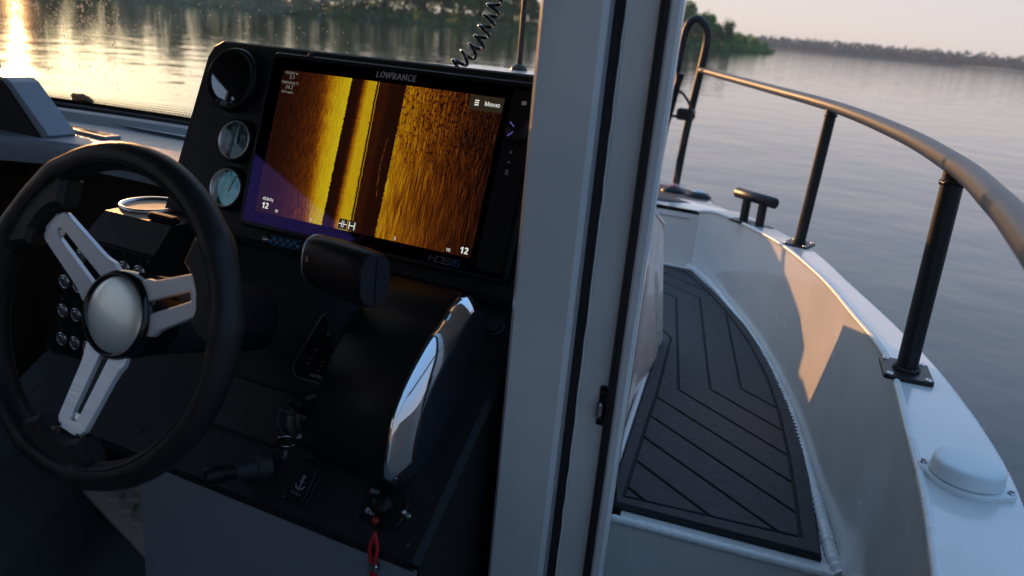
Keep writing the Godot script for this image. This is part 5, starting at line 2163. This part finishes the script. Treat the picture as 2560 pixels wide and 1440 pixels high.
# ------------------------------------------------------------------ loose things
func loose_things() -> void:
	# spiral cord hanging ahead of the helm
	var top := P(-0.545, -0.12, -1.095)
	var c := thing("spiral_cord", "black spiral microphone cord hanging inside the windshield", "cord", place(top))
	var axis := spline([P(-0.545, -0.12, -1.095), P(-0.550, -0.04, -1.09), P(-0.556, 0.003, -1.078), P(-0.566, 0.036, -1.066), P(-0.580, 0.058, -1.048), P(-0.60, 0.10, -1.03), P(-0.61, 0.15, -1.02)], 24)
	axis = resample(axis, 0.0011)
	var coil := []
	for i in axis.size():
		var a: Vector3 = axis[maxi(i - 1, 0)]
		var b0: Vector3 = axis[mini(i + 1, axis.size() - 1)]
		var d := (b0 - a).normalized()
		var sx := d.cross(Vector3(0.3, 0.2, 1)).normalized()
		var sy := sx.cross(d)
		var w := i * TAU / 15.0
		coil.append(Vector3(axis[i]) + (sx * cos(w) + sy * sin(w)) * 0.0098 - top)
	var b := MB.new()
	b.tube(coil, 0.0026, 7)
	part(c, "coil", b, M.black_gloss)
	# patterned lighter on the ledge
	var lt := thing("lighter", "small metal lighter with a blue checked pattern on the console ledge", "lighter", Transform3D(Basis(Vector3.UP, 0.10), P(-0.716, 0.3185, -0.836)))
	b = MB.new()
	b.tube([Vector3(-0.026, 0.007, 0), Vector3(0.030, 0.007, 0)], 0.0068, 18)
	part(lt, "lighter_body", b, M.soft_black)
	b = MB.new()
	b.tube([Vector3(-0.034, 0.007, 0), Vector3(-0.026, 0.007, 0)], 0.0071, 18)
	part(lt, "steel_end", b, M.steel)
	var cyan := mat("blue_print", Color(0.05, 0.20, 0.34), 0.4)
	for k in 9:
		for j in 8:
			if (k + j) % 2:
				continue
			var a := PI * 2 * j / 8.0
			part(lt, "blue_check", MB.new().at(Transform3D(Basis(Vector3.RIGHT, a), Vector3(-0.022 + 0.0055 * k, 0.007, 0))).box(Vector3(0, 0.0067, 0), Vector3(0.0045, 0.0008, 0.0042)), cyan)
	# brown lump outside the glass
	var lb := thing("dried_lump", "small brown dried lump lying outside against the foot of the windshield", "lump", place(P(-1.668, 0.262, -1.262)))
	b = MB.new().smooth(1)
	var rows := []
	for i in 9:
		var r := []
		var v := PI * i / 8.0
		for k in 16:
			var a := TAU * k / 16
			var bump := 1.0 + 0.12 * sin(a * 3.0 + i) + 0.3 * exp(-pow((a - 3.3) / 0.5, 2.0)) * exp(-pow((v - 2.2) / 0.5, 2.0))
			r.append(Vector3(cos(a) * sin(v) * 0.030, -cos(v) * 0.014 + 0.012, sin(a) * sin(v) * 0.014) * bump)
		rows.append(r)
	b.grid(rows, true)
	part(lb, "lump_body", b, M.lump_brown)
	# quilted bunk cushion beyond the pedestal
	var qb := P(-1.12, 1.035, -1.01)
	var q := thing("bunk_cushion", "beige quilted cushion lying low beyond the console pedestal", "cushion", Transform3D(Basis(Vector3.UP, -0.29), qb))
	b = MB.new()
	b.box(Vector3(0, 0.02, 0), Vector3(0.52, 0.05, 0.22), 0.02)
	part(q, "cushion_body", b, M.cushion)
	for i in 17:
		for k in 3:
			b = MB.new().at(Transform3D(Basis(Vector3.UP, PI / 4), Vector3(-0.22 + 0.0275 * i, 0.043, -0.055 + 0.055 * k + (0.0275 if i % 2 else 0.0))))
			b.box(Vector3.ZERO, Vector3(0.036, 0.016, 0.036), 0.0075)
			part(q, "quilt_pad", b, M.cushion)
	# port side of the footwell
	var sp := P(-1.52, 1.15, -0.62)
	var st := thing("seat_base", "dark blue-grey moulded seat base low at the port side of the helm", "seat base", place(sp))
	b = MB.new().at(Transform3D(Basis(Vector3.UP, 0.5), Vector3.ZERO))
	b.prism(PackedVector2Array([Vector2(-0.3, 0.0), Vector2(0.30, 0.0), Vector2(0.26, 0.12), Vector2(0.18, 0.24), Vector2(0.05, 0.36), Vector2(-0.3, 0.40)]), -0.3, 0.1, 0.012)
	part(st, "seat_shell", b, M.pedestal_grey)
	# fire extinguisher
	var ep := P(-1.60, 1.15, -0.98)
	var e := thing("fire_extinguisher", "small red fire extinguisher with a yellow gauge in the dark footwell", "fire extinguisher", Transform3D(Basis(Vector3.UP, 0.7), ep))
	var up := Transform3D(Basis(Vector3.RIGHT, -PI / 2), Vector3.ZERO)
	b = MB.new().at(up)
	b.lathe([Vector2(0.0, 0.0), Vector2(0.045, 0.0), Vector2(0.048, 0.02), Vector2(0.048, 0.20), Vector2(0.035, 0.24), Vector2(0.016, 0.255), Vector2(0.016, 0.28), Vector2(0.0, 0.28)], 28)
	part(e, "bottle", b, M.red_plastic)
	b = MB.new()
	b.box(Vector3(0.01, 0.29, 0), Vector3(0.03, 0.025, 0.03), 0.004)
	b.tube([Vector3(0.0, 0.31, 0), Vector3(0.05, 0.325, 0), Vector3(0.09, 0.315, 0)], 0.006, 8)
	part(e, "valve", b, M.black_plastic)
	b = MB.new().at(Transform3D(Basis(), Vector3(0.01, 0.265, 0.02)))
	b.lathe([Vector2(0.020, 0.0), Vector2(0.020, 0.008), Vector2(0.017, 0.012), Vector2(0.0, 0.012)], 22)
	part(e, "gauge", b, M.yellow_plastic)
